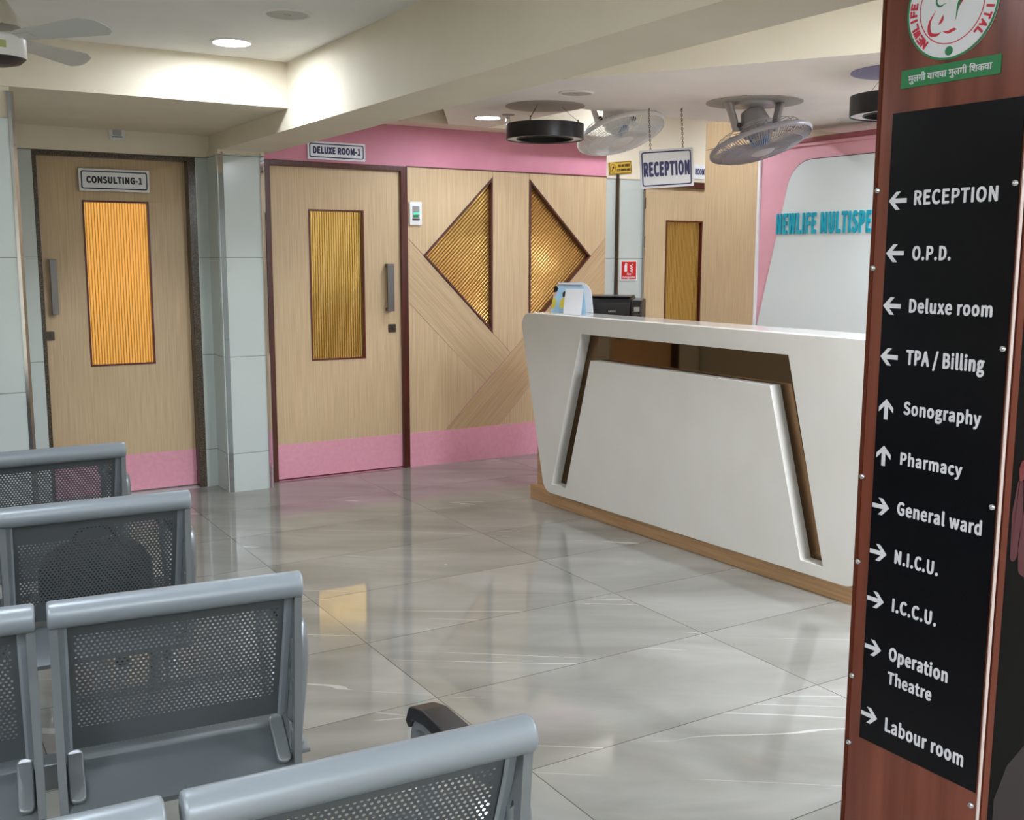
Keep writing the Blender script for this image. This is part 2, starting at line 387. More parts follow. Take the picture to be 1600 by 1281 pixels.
def text(s, wid=None, cap=.03, bold=.0, depth=.001, bm=None, at=(0, 0), rot=0, center=False, full=False, space=1.06, bx=1.0):
    """lettering as mesh: baseline at y = 0, capital height cap, stretched to wid"""
    fnt = None if full else FONT
    def raw(t):
        cu = D.curves.new('lettering', 'FONT'); cu.body = t; cu.size = 1; cu.resolution_u = 3; cu.space_character = 1.0 if full else space
        if fnt: cu.font = fnt
        o = D.objects.new('lettering', cu); COL.objects.link(o)
        dg = bpy.context.evaluated_depsgraph_get(); me = D.meshes.new_from_object(o.evaluated_get(dg))
        D.objects.remove(o); D.curves.remove(cu); return me
    if bold not in _cap:
        q = raw('H'); ys = [v.co.y for v in q.vertices]; _cap[bold] = (min(ys), max(ys)); D.meshes.remove(q)
    me = raw(s); xs = [v.co.x for v in me.vertices]; ys = [v.co.y for v in me.vertices]
    y0, y1 = (min(ys), max(ys)) if full else _cap[bold]
    x0, x1 = min(xs), max(xs); rb = bold * cap; sy = (cap - 2 * rb) / (y1 - y0); sx = (wid - 2 * rb * bx) / (x1 - x0) if wid else sy
    cx = (x1 - x0) * sx / 2 + rb if center else 0; cy = cap / 2 if center else 0
    tmp = B()
    offs = [(0, 0)] if bold <= 0 else [(bold * math.cos(PI * q / 5), bold * math.sin(PI * q / 5)) for q in range(10)]
    for q_, (ox, oy) in enumerate(offs):
        k0 = len(tmp.verts); tmp.from_mesh(me); tmp.verts.ensure_lookup_table()
        for v in tmp.verts[k0:]: v.co = Vector(((v.co.x - x0) * sx - cx + rb * bx + ox * cap * bx, (v.co.y - y0) * sy - cy + rb + oy * cap, q_ * 8e-5))
    D.meshes.remove(me)
    g = bmesh.ops.extrude_face_region(tmp, geom=tmp.faces[:])
    for e in g['geom']:
        if isinstance(e, bmesh.types.BMVert): e.co.z += depth
    mx = Matrix.Translation((at[0], at[1], 0)) @ Matrix.Rotation(rot, 4, 'Z')
    bmesh.ops.transform(tmp, matrix=mx, verts=tmp.verts)
    if bm is None: return tmp
    t2 = D.meshes.new('t'); tmp.to_mesh(t2); tmp.free(); bm.from_mesh(t2); D.meshes.remove(t2)
    return bm
def copy_tree(o, parent=None):
    c = o.copy(); COL.objects.link(c)
    if parent is not None: c.parent = parent; c.matrix_parent_inverse = o.matrix_parent_inverse
    for ch in list(o.children): copy_tree(ch, c)
    return c
def struct(name, bm, mt, label, cat, mtx=None, **kw):
    return tag(mk(name, bm, mt, None, mtx, **kw), label, cat, kind='structure')

# ------------------------------------------------------------------ the room shell
struct('floor', box(B(), -3.6, 8.2, -3.6, 7.2, -.1, 0), 'floor', 'glossy grey marble tiled floor of the waiting hall', 'floor')
struct('ceiling_waiting', box(B(), -3.6, 1.89, -3.6, 5.29, 2.47, 2.6), 'white', 'white plaster ceiling above the waiting benches', 'ceiling')
struct('ceiling_upper', box(B(), 2.21, 8.2, -3.6, 7.2, 2.72, 2.85), 'white', 'white upper ceiling beyond the dropped reception ceiling', 'ceiling')
isl = [(2.69, 5.18), (3.43, 6.45), (3.75, 6.45), (3.75, 5.35), (7.9, 5.35), (7.9, 1.8), (4.65, 1.8)]
struct('ceiling_dropped', plate(isl, (), 2.385, 2.72, front=0, sides=1), ['white', 'cream'], 'white dropped ceiling with slanting cream edge above the reception desk', 'ceiling')
struct('ceiling_edge', box(B(), 2.21, 4.93, 6.46, 6.7, 2.385, 2.72), 'cream', 'cream ceiling strip along the pink wall', 'ceiling')
struct('beam_main', box(B(), 1.89, 2.21, -3.6, 6.8, 2.14, 2.85), 'cream', 'long cream ceiling beam running from the camera to the tiled pillar', 'beam')
struct('beam_cross', box(B(), -3.6, 1.89, 5.29, 6.9, 2.245, 2.6), 'cream', 'cream cross beam over the consulting room door', 'beam')
struct('wall_left', box(B(), -3.7, -3.6, -3.6, 7.2, -.1, 2.85), 'cream', 'cream side wall of the waiting hall', 'wall')
struct('wall_rear', box(B(), -3.6, 8.2, -3.7, -3.6, -.1, 2.85), 'cream', 'cream rear wall behind the waiting hall', 'wall')
struct('wall_right', box(B(), 8.2, 8.3, -3.6, 7.2, -.1, 2.85), 'cream', 'cream wall beyond the reception', 'wall')
struct('wall_far', box(B(), -3.6, 8.2, 7.1, 7.2, -.1, 2.85), 'cream', 'cream far wall behind the doors', 'wall')

# left tiled pier
bm = box(B(), -3.6, .585, 5.29, 6.9, 0, 2.107); struct('wall_pier', bm, 'tile', 'pale tiled wall end at the left edge beside the consulting door', 'wall')
struct('wall_pier_top', box(B(), -3.6, .597, 5.30, 6.9, 2.107, 2.245), 'cream', 'cream strip above the pale tiled wall end at the left', 'wall')
struct('trim_1', plate([(.585, 5.288), (.600, 5.288), (.614, 5.302), (.614, 5.33), (.585, 5.33)], (), 0, 2.225), 'steel', 'polished steel corner strip on the tiled wall at the left edge', 'corner strip')
# alcove wall with the consulting door opening
struct('wall_alcove', plate(rect(.61, 1.9, 0, 2.11), [rect(.862, 1.795, .001, 2.10)], 0, .1), 'tile', 'pale tiled alcove wall around the consulting door', 'wall', back(0, 6.87, 0))
struct('wall_alcove_top', box(B(), .61, 1.9, 6.765, 6.87, 2.112, 2.25), 'cream', 'cream wall above the consulting door', 'wall')
# pillar between the two doors
struct('pillar_tiled', box(B(), 1.872, 2.163, 6.535, 6.78, 0, 2.118), 'tile', 'pale tiled pillar between the consulting door and the first deluxe room', 'pillar')
struct('pillar_facing', box(B(), 1.902, 2.135, 6.518, 6.535, 0, 2.118), 'tile', 'pale tiled front slab of the pillar between the two doors', 'pillar')
struct('pillar_head', box(B(), 1.875, 2.165, 6.522, 6.78, 2.118, 2.145), 'cream', 'cream head of the tiled pillar below the beam', 'pillar')
struct('trim_2', plate([(1.866, 6.545), (1.902, 6.512), (1.902, 6.545)], (), 0, 2.13), 'chrome', 'left polished steel corner strip of the tiled pillar between the doors', 'corner strip')
struct('trim_3', plate([(2.135, 6.512), (2.172, 6.545), (2.135, 6.545)], (), 0, 2.13), 'chrome', 'right polished steel corner strip of the tiled pillar between the doors', 'corner strip')

# panelled back wall (plane Y = 6.67)
struct('wall_back', plate(rect(2.163, 4.93, 0, 2.72), [rect(2.22, 3.20, .001, 2.10), [(3.912, 2.075), (3.335, 1.506), (3.912, .935)], [(4.220, 2.075), (4.797, 1.506), (4.220, .935)]], 0, .05), 'pinkwall', 'pink wall above the veneer panelling and deluxe room door', 'wall', back(0, 6.725, 0))
struct('wall_back_core', box(B(), 2.1, 4.93, 6.78, 6.9, 0, 2.72), 'cream', 'wall core behind the panelling', 'wall')
pan = root('wall_panelling', back(0, 6.675, 0), 'light wood veneer panelling with diagonal bands right of the deluxe room door', 'panelling', kind='structure')
T1 = [(3.908, 2.067), (3.345, 1.506), (3.908, .943)]
T2 = [(4.224, 2.067), (4.787, 1.506), (4.224, .943)]
g = .0022
def pl(name, pts, mt): mk(name, plate(pts, (), -.012, .003), mt, pan)
x0, x1, zb, zt = 3.222, 4.93, .247, 2.108
# pieces: upper left, middle, upper right, falling bands, rising bands, lower triangles
vx = (4.066, .786)       # where the diagonals meet
pl('veneer_panel', [(x0, zt), (3.908 - g, zt), (3.908 - g, 2.067), (3.345, 1.506 + g), (x0, 1.628)], 'wood')
pl('veneer_panel', [(3.908 + g, zt), (4.224 - g, zt), (4.224 - g, .943), (vx[0], vx[1] + g), (3.908 + g, .943)], 'wood')
pl('veneer_panel', [(4.224 + g, zt), (x1, zt), (x1, 1.649), (4.787, 1.506 + g), (4.224 + g, 2.067)], 'wood')
pl('diagonal_band', [(x0, 1.628 - 2 * g), (vx[0] - g, vx[1]), (3.836, .572 - g), (x0, 1.183 + g)], 'wood_r')
pl('veneer_panel', [(x0, 1.183 - g), (3.836 - g, .572 - g), (3.509, zb), (x0, zb)], 'wood')
pl('diagonal_band', [(3.512 + g, zb), (vx[0] + g, vx[1]), (x1, 1.649 - 2 * g), (x1, 1.22), (3.96 - g, zb)], 'wood_l')
pl('veneer_panel', [(3.96 + g, zb), (x1, 1.22 - g), (x1, zb)], 'wood')
mk('groove_backing', plate(rect(x0, x1, zb, zt), [T1, T2], -.03, -.013), 'groove', pan)
mk('top_bead', box(B(), 3.215, 4.93, 2.108, 2.116, -.01, .006), 'brown', pan)
struct('baseboard_back', box(B(), 3.222, 4.93, 6.668, 6.72, 0, .247), 'pink', 'pink skirting band below the veneer panelling', 'skirting')
def tri_window(n, T, mt, label, apex):
    w_ = root('window_%d' % n, back(0, 6.672, 0), label, 'window', kind='structure')
    c = Vector((sum(p[0] for p in T) / 3, sum(p[1] for p in T) / 3))
    def inset(d):
        out = []
        for i in range(3):
            p = Vector(T[i]); a = (Vector(T[i - 1]) - p).normalized(); b = (Vector(T[(i + 1) % 3]) - p).normalized()
            out.append(tuple(p + (a + b).normalized() * (d / math.sin(a.angle(b) / 2))))
        return out
    mk('window_frame', plate(T, [inset(.014)], -.05, .006), 'brown', w_)
    mk('pane', plate(inset(.012), (), -.042, -.034), mt, w_)
tri_window(1, T1, 'amber_d1', 'left triangular amber reeded glass pane in the veneer panelling', 0)
tri_window(2, T2, 'amber_d2', 'right triangular amber reeded glass pane in the veneer panelling, partly behind the desk', 0)

# tiled wall and cream wall right of the panelling
struct('wall_end', box(B(), 4.93, 5.392, 6.79, 6.9, 0, 2.115), 'tile', 'pale tiled wall strip right of the veneer panelling', 'wall')
struct('wall_end_top', box(B(), 4.93, 8.2, 6.785, 6.9, 2.115, 2.72), 'cream', 'cream wall above the far door', 'wall')
struct('wall_end_side', box(B(), 6.42, 8.2, 6.79, 6.9, 0, 2.115), 'cream', 'cream wall behind the reception backdrop', 'wall')
struct('trim_4', box(B(), 5.108, 5.130, 6.772, 6.79, 0, 2.145), 'dkmetal', 'dark vertical metal strip in the tiled wall below the yellow sign', 'trim')
struct('trim_5', box(B(), 5.131, 5.142, 6.777, 6.79, 0, 2.115), 'steel', 'bright steel strip beside the dark strip in the tiled wall', 'trim')
struct('trim_6', box(B(), 5.384, 5.396, 6.775, 6.80, 0, 2.03), 'steel', 'steel strip between the tiled wall and the far door', 'trim')

# ------------------------------------------------------------------ doors
def door(name, y, fx, ft, leaf, glass, frm_mat, amber, label, hx, hz, lock, frame_w, depth, skirt=True):
    d = root(name, back(0, y, 0), label, 'door', kind='structure')
    fx0, fx1 = fx; wl, wr, wt = frame_w
    fr = [(fx0, 0), (fx0 + wl, 0), (fx0 + wl, ft - wt), (fx1 - wr, ft - wt), (fx1 - wr, 0), (fx1, 0), (fx1, ft), (fx0, ft)]
    mk('door_frame', plate(fr, (), depth[0], depth[1]), frm_mat, d, bevel=.003)
    lx0, lx1, lz0, lz1 = leaf; gx0, gx1, gz0, gz1 = glass
    zk = .246
    lf = mk('door_leaf', plate(rect(lx0, lx1, zk if skirt else lz0, lz1), [rect(gx0, gx1, gz0, gz1)], -.04, 0), 'wood', d)
    if skirt: boxo('kick_plate', lx0, lx1, lz0, zk, -.04, .0015, 'pink', d)
    mk('glass_frame', plate(rect(gx0, gx1, gz0, gz1), [rect(gx0 + .011, gx1 - .011, gz0 + .011, gz1 - .011)], -.035, .004), 'maroonwood', d)
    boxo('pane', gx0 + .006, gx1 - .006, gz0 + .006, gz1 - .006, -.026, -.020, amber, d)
    if hx:
        hb = box(B(), hx[0], hx[1], hz[0], hz[1], .035, .052)
        box(hb, hx[0] + .004, hx[1] - .004, hz[0], hz[0] + .022, 0, .036); box(hb, hx[0] + .004, hx[1] - .004, hz[1] - .022, hz[1], 0, .036)
        mk('pull_handle', hb, 'gunmetal', d, bevel=.002)
        lb = mk('lock_plate', plate(rrect(lock[0], lock[1], lock[2], lock[3], .006), (), 0, .005), 'dkmetal', d)
        mx = (lock[0] + lock[1]) / 2; mz = (lock[2] + lock[3]) / 2
        kb = plate(circ(mx, mz + .008, .006, 16), (), .005, .0075); plate(rect(mx - .0025, mx + .0025, mz - .013, mz + .006), (), .005, .0074, kb)
        mk('keyhole', kb, 'black', lb)
    return d
door('door_1', 6.85, (.858, 1.80), 2.108, (.882, 1.752, .008, 2.084), (1.133, 1.524, .817, 1.83), 'granite', 'amber_glow',
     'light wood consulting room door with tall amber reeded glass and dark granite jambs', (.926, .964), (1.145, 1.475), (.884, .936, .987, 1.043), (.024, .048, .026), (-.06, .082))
door('door_2', 6.69, (2.205, 3.222), 2.112, (2.246, 3.174, .012, 2.076), (2.508, 2.902, .80, 1.806), 'brown', 'amber',
     'light wood deluxe room door with tall amber reeded glass in a dark brown frame', (3.052, 3.102), (1.122, 1.448), (3.073, 3.131, .972, 1.03), (.042, .05, .036), (-.05, .028))
d3 = door('door_3', 6.82, (5.398, 6.42), 2.135, (5.412, 6.36, .01, 2.068), (5.655, 6.05, .80, 1.80), 'brown', 'amber',
     'far light wood door behind the reception with tall amber reeded glass', None, None, None, (.014, .05, .067), (-.03, .03), False)
for z in (1.93, 1.62, .4): boxo('hinge', 5.398, 5.41, z - .045, z + .045, .03, .038, 'black', d3)

# ------------------------------------------------------------------ signs
def sign(name, mtx, wd, ht, label, line, prt, pc, border=True, group=None, bw=.007, rad=.012, cat='sign', inset=.012):
    """white plate, ruled border, lettering; local origin at the plate's lower left"""
    s = root(name, mtx, label, cat, group)
    mk('plate', plate(rrect(0, wd, 0, ht, .004), (), 0, .006), pc, s)
    if border:
        mk('border', plate(rrect(inset, wd - inset, inset, ht - inset, rad), [rrect(inset + bw, wd - inset - bw, inset + bw, ht - inset - bw, max(.002, rad - bw * .6))], .006, .0068), prt, s)
    for (t, x, y, wi, cap, bd) in line:
        o = mk('lettering', text(t, wi, cap, bd, .0012, at=(x, y)), prt, s); o.location.z = .006
    return s
sign('door_sign', back(1.118, 6.826, 1.885), .41, .132, 'white CONSULTING-1 sign on the consulting room door', [('CONSULTING-1', .043, .046, .325, .042, .07)], 'blackprint', 'signwhite')
sign('door_sign', back(2.505, 6.672, 2.128), .407, .115, 'white DELUXE ROOM-1 sign above the deluxe room door', [('DELUXE ROOM-1', .037, .037, .335, .046, .065)], 'navy', 'signwhite')
sign('door_sign', back(5.58, 6.784, 2.142), .52, .115, 'white sign ending in ROOM above the far door behind the reception', [('ROOM', .338, .036, .10, .050, .05)], 'navy', 'signwhite', border=False)
# yellow surveillance sign, tilted on the wall
ma = Matrix.Rotation(math.radians(6.5), 4, 'Z')
cs = sign('surveillance_sign', back(5.035, 6.778, 2.138) @ ma, .222, .095, 'small yellow camera surveillance sign on the cream wall above the tiled strip',
     [('YOU ARE UNDER', .085, .052, .118, .022, .06), ('CCTV SURVEILLANCE', .07, .02, .14, .02, .06)], 'darkprint', 'yellow', bw=.004, rad=.003, inset=.003)
eb = plate(circ(.035, .047, .026, 28, .034), [circ(.035, .047, .022, 28, .030)], .006, .0068)
plate(rpoly([(.020, .030), (.032, .044), (.026, .056), (.044, .066), (.050, .050), (.038, .044), (.026, .026)], .002, 2), (), .006, .0068, eb)
mk('camera_symbol', eb, 'darkprint', cs)
# fire extinguisher notice
fs = root('fire_extinguisher_sign', back(5.168, 6.788, 1.312), 'red and white fire extinguisher sign on the pale tiled wall strip', 'sign')
mk('plate', plate(rect(0, .166, 0, .16), (), 0, .003), 'signwhite', fs)
mk('red_field', plate(rect(.009, .157, .009, .151), (), .003, .0036), 'red', fs)
fb = plate(rpoly([(.038, .07), (.064, .07), (.064, .122), (.056, .132), (.046, .132), (.038, .122)], .004, 3), (), .0036, .0044)
plate(rect(.047, .056, .131, .140), (), .0036, .0044, fb); plate([(.056, .136), (.068, .128), (.07, .131), (.056, .141)], (), .0036, .0044, fb)
for k in range(3):
    o_ = .02 * k
    plate(rpoly([(.088, .118 - o_), (.105, .124 - o_), (.118, .108 - o_), (.13, .112 - o_), (.116, .098 - o_), (.104, .112 - o_)], .002, 2), (), .0036, .0044, fb)
plate(rpoly([(.094, .140), (.110, .138), (.120, .122), (.132, .126), (.112, .134)], .002, 2), (), .0036, .0044, fb)
mk('pictogram', fb, 'signwhite', fs)
for t_, w_, c_, p_ in (('Fire', .04, .018, (.065, .042)), ('Extinguisher', .128, .018, (.02, .016))):
    o = mk('lettering', text(t_, w_, c_, .03, .0006, at=p_), 'signwhite', fs); o.location.z = .0036
# hanging RECEPTION sign
rs = root('reception_sign', frame((4.043, 5.122, 1.908), (.82, -.574, .062), (-.05, .036, 1)), 'white RECEPTION sign hanging on two chains in front of the far door', 'sign')
mk('plate', plate(rrect(0, .320, 0, .228, .004), (), -.004, .004), 'signwhite', rs)
mk('border', plate(rrect(.011, .309, .012, .216, .014), [rrect(.0185, .3015, .0195, .2085, .008)], .004, .005), 'navy', rs)
o = mk('lettering', text('RECEPTION', .278, .088, .068, .0012, at=(.021, .068), space=1.1, bx=.75), 'navy', rs); o.location.z = .004
for cx, top in ((.068, .27), (.262, .245)):
    cb = B(); n = int((top) / .014); z = .223
    ztop = 2.385 - 1.908
    # world height of the ceiling above this point
    hh = ztop - .062 * cx; k = 0
    while z < hh - .012:
        a = (0, 0, 1) if k % 2 == 0 else (1, 0, 0)
        ring = [(cx + (.0045 * math.cos(t) if k % 2 == 0 else 0), z + .008 + .009 * math.sin(t), .0045 * math.cos(t) if k % 2 else 0) for t in [2 * PI * i / 10 for i in range(10)]]
        tube(cb, ring, .0017, 5, True); z += .0135; k += 1
    tube(cb, [(cx, z - .004, 0), (cx + .004, z + .008, 0), (cx, hh, 0)], .003, 6)
    mk('chain', cb, 'chain', rs)

# ------------------------------------------------------------------ small wall devices
bz = root('wall_buzzer', back(1.337, 6.763, 2.232), 'small white buzzer box on the cream wall above the consulting door', 'buzzer')
mk('back_box', plate(rrect(-.045, .045, -.045, .045, .006), (), 0, .014), 'fanwhite', bz, bevel=.002)
mk('dome', plate(rpoly([(-.026, -.02), (.026, -.02), (.026, .006), (.014, .024), (-.014, .024), (-.026, .006)], .008, 4), (), .014, .026), 'fangrey', bz, bevel=.004)
boxo('slot', -.03, .03, -.03, -.025, .014, .017, 'black', bz)
gi = root('call_indicator', back(3.281, 6.67, 1.795), 'white wall box with a lit green lamp beside the deluxe room door', 'indicator')
mk('back_box', plate(rrect(-.047, .047, -.08, .08, .005), (), 0, .014), 'fanwhite', gi, bevel=.002)
mk('lens', plate(rrect(-.026, .026, -.05, .05, .004), (), .014, .017), 'smoke', gi)
mk('lamp', plate(rpoly([(-.022, -.01), (.026, -.004), (.026, .006), (-.022, .004)], .002, 2), (), .017, .021), 'greenlit', gi)
mk('lamp_base', plate(rpoly([(-.016, -.028), (.014, -.028), (.018, -.010), (-.02, -.012)], .002, 2), (), .017, .020), 'green', gi)
boxo('slot', -.028, .028, -.045, -.038, .014, .019, 'darkcap', gi)

# ------------------------------------------------------------------ ceiling fittings
def downlight(x, y, z, r, label, lit=True):
    d = root('ceiling_downlight', down(x, y, z), label, 'ceiling light', 'round ceiling downlights')
    mk('trim_ring', lathe([(r * .93, 0), (r * 1.1, 0), (r * 1.08, .006), (r * .95, .008), (r * .93, .004)], 40, closed=True), 'fanwhite', d, smooth=True)
    mk('diffuser', lathe([(0, .005), (r * .95, .005), (r * .95, .001), (0, .001)], 40), 'lit' if lit else 'unlit', d)
    return d
downlight(1.498, 4.925, 2.47, .088, 'lit round downlight in the waiting hall ceiling near the cross beam')
downlight(3.467, 5.98, 2.385, .082, 'lit round downlight above the veneer panelling')
downlight(5.50, 4.80, 2.385, .085, 'unlit round downlight in the dropped ceiling by the reception backdrop', False)
# unseen downlights of the same make, added to raise the overall brightness
OUT = 'unseen lit round downlight added to brighten the hall'
for x, y, z in ((-1.2, 4.7, 2.47), (.2, 2.3, 2.47), (-2.2, 2.0, 2.47)): downlight(x, y, z, .088, OUT)
for x, y, z in ((5.0, 2.3, 2.385), (5.05, 3.1, 2.385), (5.05, 4.0, 2.385), (6.6, 4.6, 2.385), (4.9, 6.0, 2.72), (6.4, 6.1, 2.72)): downlight(x, y, z, .088, OUT)
def fill_panel(x, y, z):  # unseen panels added to the ceiling for broad fill light
    d = root('fill_panel', down(x, y, z), 'unseen square LED panel added as fill light for the hall', 'ceiling light', 'added square fill panels')
    mk('panel_frame', plate(rect(-.31, .31, -.31, .31), [rect(-.285, .285, -.285, .285)], 0, .012), 'white', d)
    boxo('diffuser', -.285, .285, -.285, .285, .002, .008, 'fill_lit', d)
for x, y, z in ((-1.6, .4, 2.47), (.2, -1.9, 2.47), (3.1, 1.75, 2.72), (3.3, .1, 2.72), (5.1, .6, 2.72), (4.2, -1.8, 2.72)): fill_panel(x, y, z)
def speaker(x, y, z, r, label):
    d = root('ceiling_speaker', down(x, y, z), label, 'speaker', 'ceiling speakers')
    mk('rim', lathe([(r * .84, 0), (r, 0), (r * .99, .005), (r * .9, .009), (r * .84, .006)], 44, closed=True), 'white', d, smooth=True)
    mk('grille', lathe([(0, .005), (r * .86, .005), (r * .86, .001), (0, .001)], 44), 'lightgrey', d)
    boxo('badge', -.014, .014, -.003, .003, .005, .0065, 'greydisc', d)
speaker(1.524, 4.245, 2.47, .10, 'round ceiling speaker in the waiting hall ceiling near the lit downlight')
speaker(3.368, 4.85, 2.385, .098, 'round ceiling speaker in the dropped ceiling above the desk')
sp = root('sprinkler', down(3.514, 5.806, 2.385), 'small sprinkler head in the dropped ceiling beside the lit downlight', 'sprinkler')
mk('escutcheon', lathe([(0, 0), (.042, 0), (.038, .005), (.012, .007), (0, .007)], 28), 'greydisc', sp, smooth=True)
sb = lathe([(0, .007), (.012, .007), (.012, .022), (.006, .026), (0, .026)], 16)
tube(sb, [(-.011, 0, .02), (-.014, 0, .04), (-.004, 0, .055)], .003, 6); tube(sb, [(.011, 0, .02), (.014, 0, .04), (.004, 0, .055)], .003, 6)
mk('head', sb, 'chrome', sp, smooth=True)
mk('deflector', lathe([(0, .055), (.018, .055), (.018, .058), (0, .058)], 20), 'chrome', sp)

def ring_lamp(x, y, zc, ztop, h, R, disc, dr, label):
    d = root('ring_lamp', down(x, y, zc), label, 'pendant lamp', 'black ring pendant lamps')
    mk('ceiling_plate', lathe([(0, 0), (dr, 0), (dr, .004), (0, .004)], 56), disc, d)
    t = zc - ztop; b = t + h
    mk('shell', lathe([(R, t), (R, b), (R - .006, b), (R - .006, b - .010), (R - .062, b - .010), (R - .062, b), (R - .068, b), (R - .068, t)], 64, closed=True), 'blackring', d, smooth=True)
    mk('diffuser', lathe([(R - .006, b - .009), (R - .062, b - .009), (R - .062, b - .006), (R - .006, b - .006)], 64, closed=True), 'unlit', d)
    for k in range(3):
        a = 2 * PI * k / 3 + .5
        p = (R - .034) * math.cos(a), (R - .034) * math.sin(a)
        wb = tube(B(), [(p[0] * .5, p[1] * .5, .004), (p[0], p[1], t - .02)], .0014, 5); tube(wb, [(p[0], p[1], t - .03), (p[0], p[1], t + .002)], .004, 6)
        mk('wire', wb, 'dkmetal', d)
ring_lamp(3.50, 5.36, 2.385, 2.277, .088, .232, 'greydisc', .235, 'black ring pendant lamp in front of the pink wall')
ring_lamp(4.30, 3.46, 2.385, 2.272, .095, .232, 'lavender', .235, 'black ring pendant lamp half hidden by the signboard pillar')

dv = Vector((-.55, -.84, 0)); rr_ = Vector((.84, -.55, 0))
# orbit fans hanging from the ceiling
def orbit_fan(loc, nrm, R, mount, wires, body, label, nsp, disc=None, cover=True):
    """loc: cage centre, nrm: facing direction; mount: point on the ceiling"""
    n = Vector(nrm).normalized(); rt = Vector((0, 0, 1)).cross(n).normalized(); rt = rt if rt.length > .1 else Vector((1, 0, 0))
    up = n.cross(rt)
    d = root('orbit_fan', Matrix.Translation(mount), label, 'fan', 'orbiting ceiling fans')
    L = Matrix.Identity(4)
    c0 = Vector(loc) - Vector(mount)
    for i in range(3): L[i][0] = rt[i]; L[i][1] = up[i]; L[i][2] = n[i]; L[i][3] = c0[i]
    def add(name, bm, mt, sm=False, par=None):
        bmesh.ops.transform(bm, matrix=L, verts=bm.verts); return mk(name, bm, mt, d if par is None else par, smooth=sm)
    dp = R * .2
    rim = lathe([(R + .007 * math.cos(t), .015 * math.sin(t)) for t in [2 * PI * i / 8 for i in range(8)]], 56, closed=True)
    add('cage_rim', rim, wires, True)
    fr = B()
    prof = [(.07, dp), (R * .55, dp * .93), (R * .8, dp * .7), (R * .95, dp * .35), (R, 0)]
    for k in range(nsp):
        a = 2 * PI * k / nsp; tube(fr, [(r * math.cos(a), r * math.sin(a), z) for r, z in prof], .0024, 4)
    for rr, zz in ((R * .55, dp * .93), (R * .8, dp * .7)): tube(fr, [(rr * math.cos(t), rr * math.sin(t), zz) for t in [2 * PI * i / 48 for i in range(48)]], .0018, 5, True)
    add('front_grille', fr, wires)
    bk = B()
    for k in range(nsp // 5):
        a = 2 * PI * k / (nsp // 5); tube(bk, [(.07 * math.cos(a), .07 * math.sin(a), -dp * 1.25), (R * .8 * math.cos(a + .12), R * .8 * math.sin(a + .12), -dp * 1.0), (R * math.cos(a + .2), R * math.sin(a + .2), 0)], .0018, 5)
    for rr, zz in ((R * .8, -dp),): tube(bk, [(rr * math.cos(t), rr * math.sin(t), zz) for t in [2 * PI * i / 48 for i in range(48)]], .0018, 5, True)
    add('rear_grille', bk, wires)
    add('badge', lathe([(0, dp + .006), (.06, dp + .004), (.072, dp - .002), (.07, dp - .006), (0, dp - .006)], 32), body, True)
    bl = B()
    for k in range(3):
        a0 = 2 * PI * k / 3 + .4; nn = 8; top = []; bot = []
        for j in range(nn + 1):
            rr = .035 + (R * .86 - .035) * j / nn; hw = (.35 + .5 * math.sin(PI * min(1, j / nn * .9 + .08))) * .55
            top.append(bl.verts.new((rr * math.cos(a0 + hw), rr * math.sin(a0 + hw), .018))); bot.append(bl.verts.new((rr * math.cos(a0 - hw), rr * math.sin(a0 - hw), -.018)))
        for j in range(nn): bl.faces.new((bot[j], bot[j + 1], top[j + 1], top[j]))
    bmesh.ops.solidify(bl, geom=bl.faces[:], thickness=.002)
    add('blades', bl, body, True)
    add('hub', lathe([(0, .035), (.05, .03), (.058, -.03), (0, -.03)], 24), 'blue', True)
    add('motor', lathe([(0, -dp * .9), (.085, -dp * .9), (.085, -dp * 1.5), (.096, -dp * 1.5), (.096, -dp * 1.95), (.088, -dp * 2.0), (.066, -dp * 3.3), (.05, -dp * 3.45), (0, -dp * 3.45)], 32), body, True)
    # yoke from the ceiling
    mc = c0 + n * (-dp * 1.75)
    hx = Vector((_r.x, _r.y, 0))
    for s in (-1, 1):
        yk = B(); a_ = hx * (s * .135); p0 = Vector((0, 0, -.004)) + a_; p1 = Vector((mc.x, mc.y, mc.z - .03)) + hx * (s * .112)
        tube(yk, [p0 + hx * (s * .015), p0 * .5 + p1 * .5 + hx * (s * .004), p1], [.060, .050, .036], 10, ra=.022, axis=tuple(hx))
        mk('yoke_arm', yk, body, d, smooth=True)
    for s in (-1, 1):
        q = mc + Vector((dv.x, dv.y, 0)) * .035 + hx * (s * .105)
        mk('pivot_bolt', tube(B(), [q, q + Vector((dv.x, dv.y, 0)) * .012], .014, 12), 'black', d)
    mb = lathe([(0, 0), (.115, 0), (.11, -.018), (.03, -.03), (0, -.03)], 36)
    mk('mount_base', mb, body, d, smooth=True)
    if disc:
        mk('ceiling_plate', lathe([(0, -.004), (disc, -.004), (disc, 0), (0, 0)], 64), 'greydisc', d)
n1 = Vector((0, 0, -1)) * .93 + rr_ * .24 + dv * .24
orbit_fan((4.11, 5.42, 2.268), Vector((0, 0, -1)) * .92 + rr_ * .25 + dv * .27, .278, (4.09, 5.60, 2.72), 'fanwhite', 'fanwhite', 'white caged orbit fan on the ceiling beside the black ring lamp', 120)
orbit_fan((4.46, 4.55, 2.155), Vector((0, 0, -1)) * .94 + rr_ * .24 + dv * .2, .292, (4.43, 4.58, 2.385), 'fanmauve', 'fangrey', 'grey caged orbit fan on a grey ceiling disc near the reception backdrop', 110, .275)

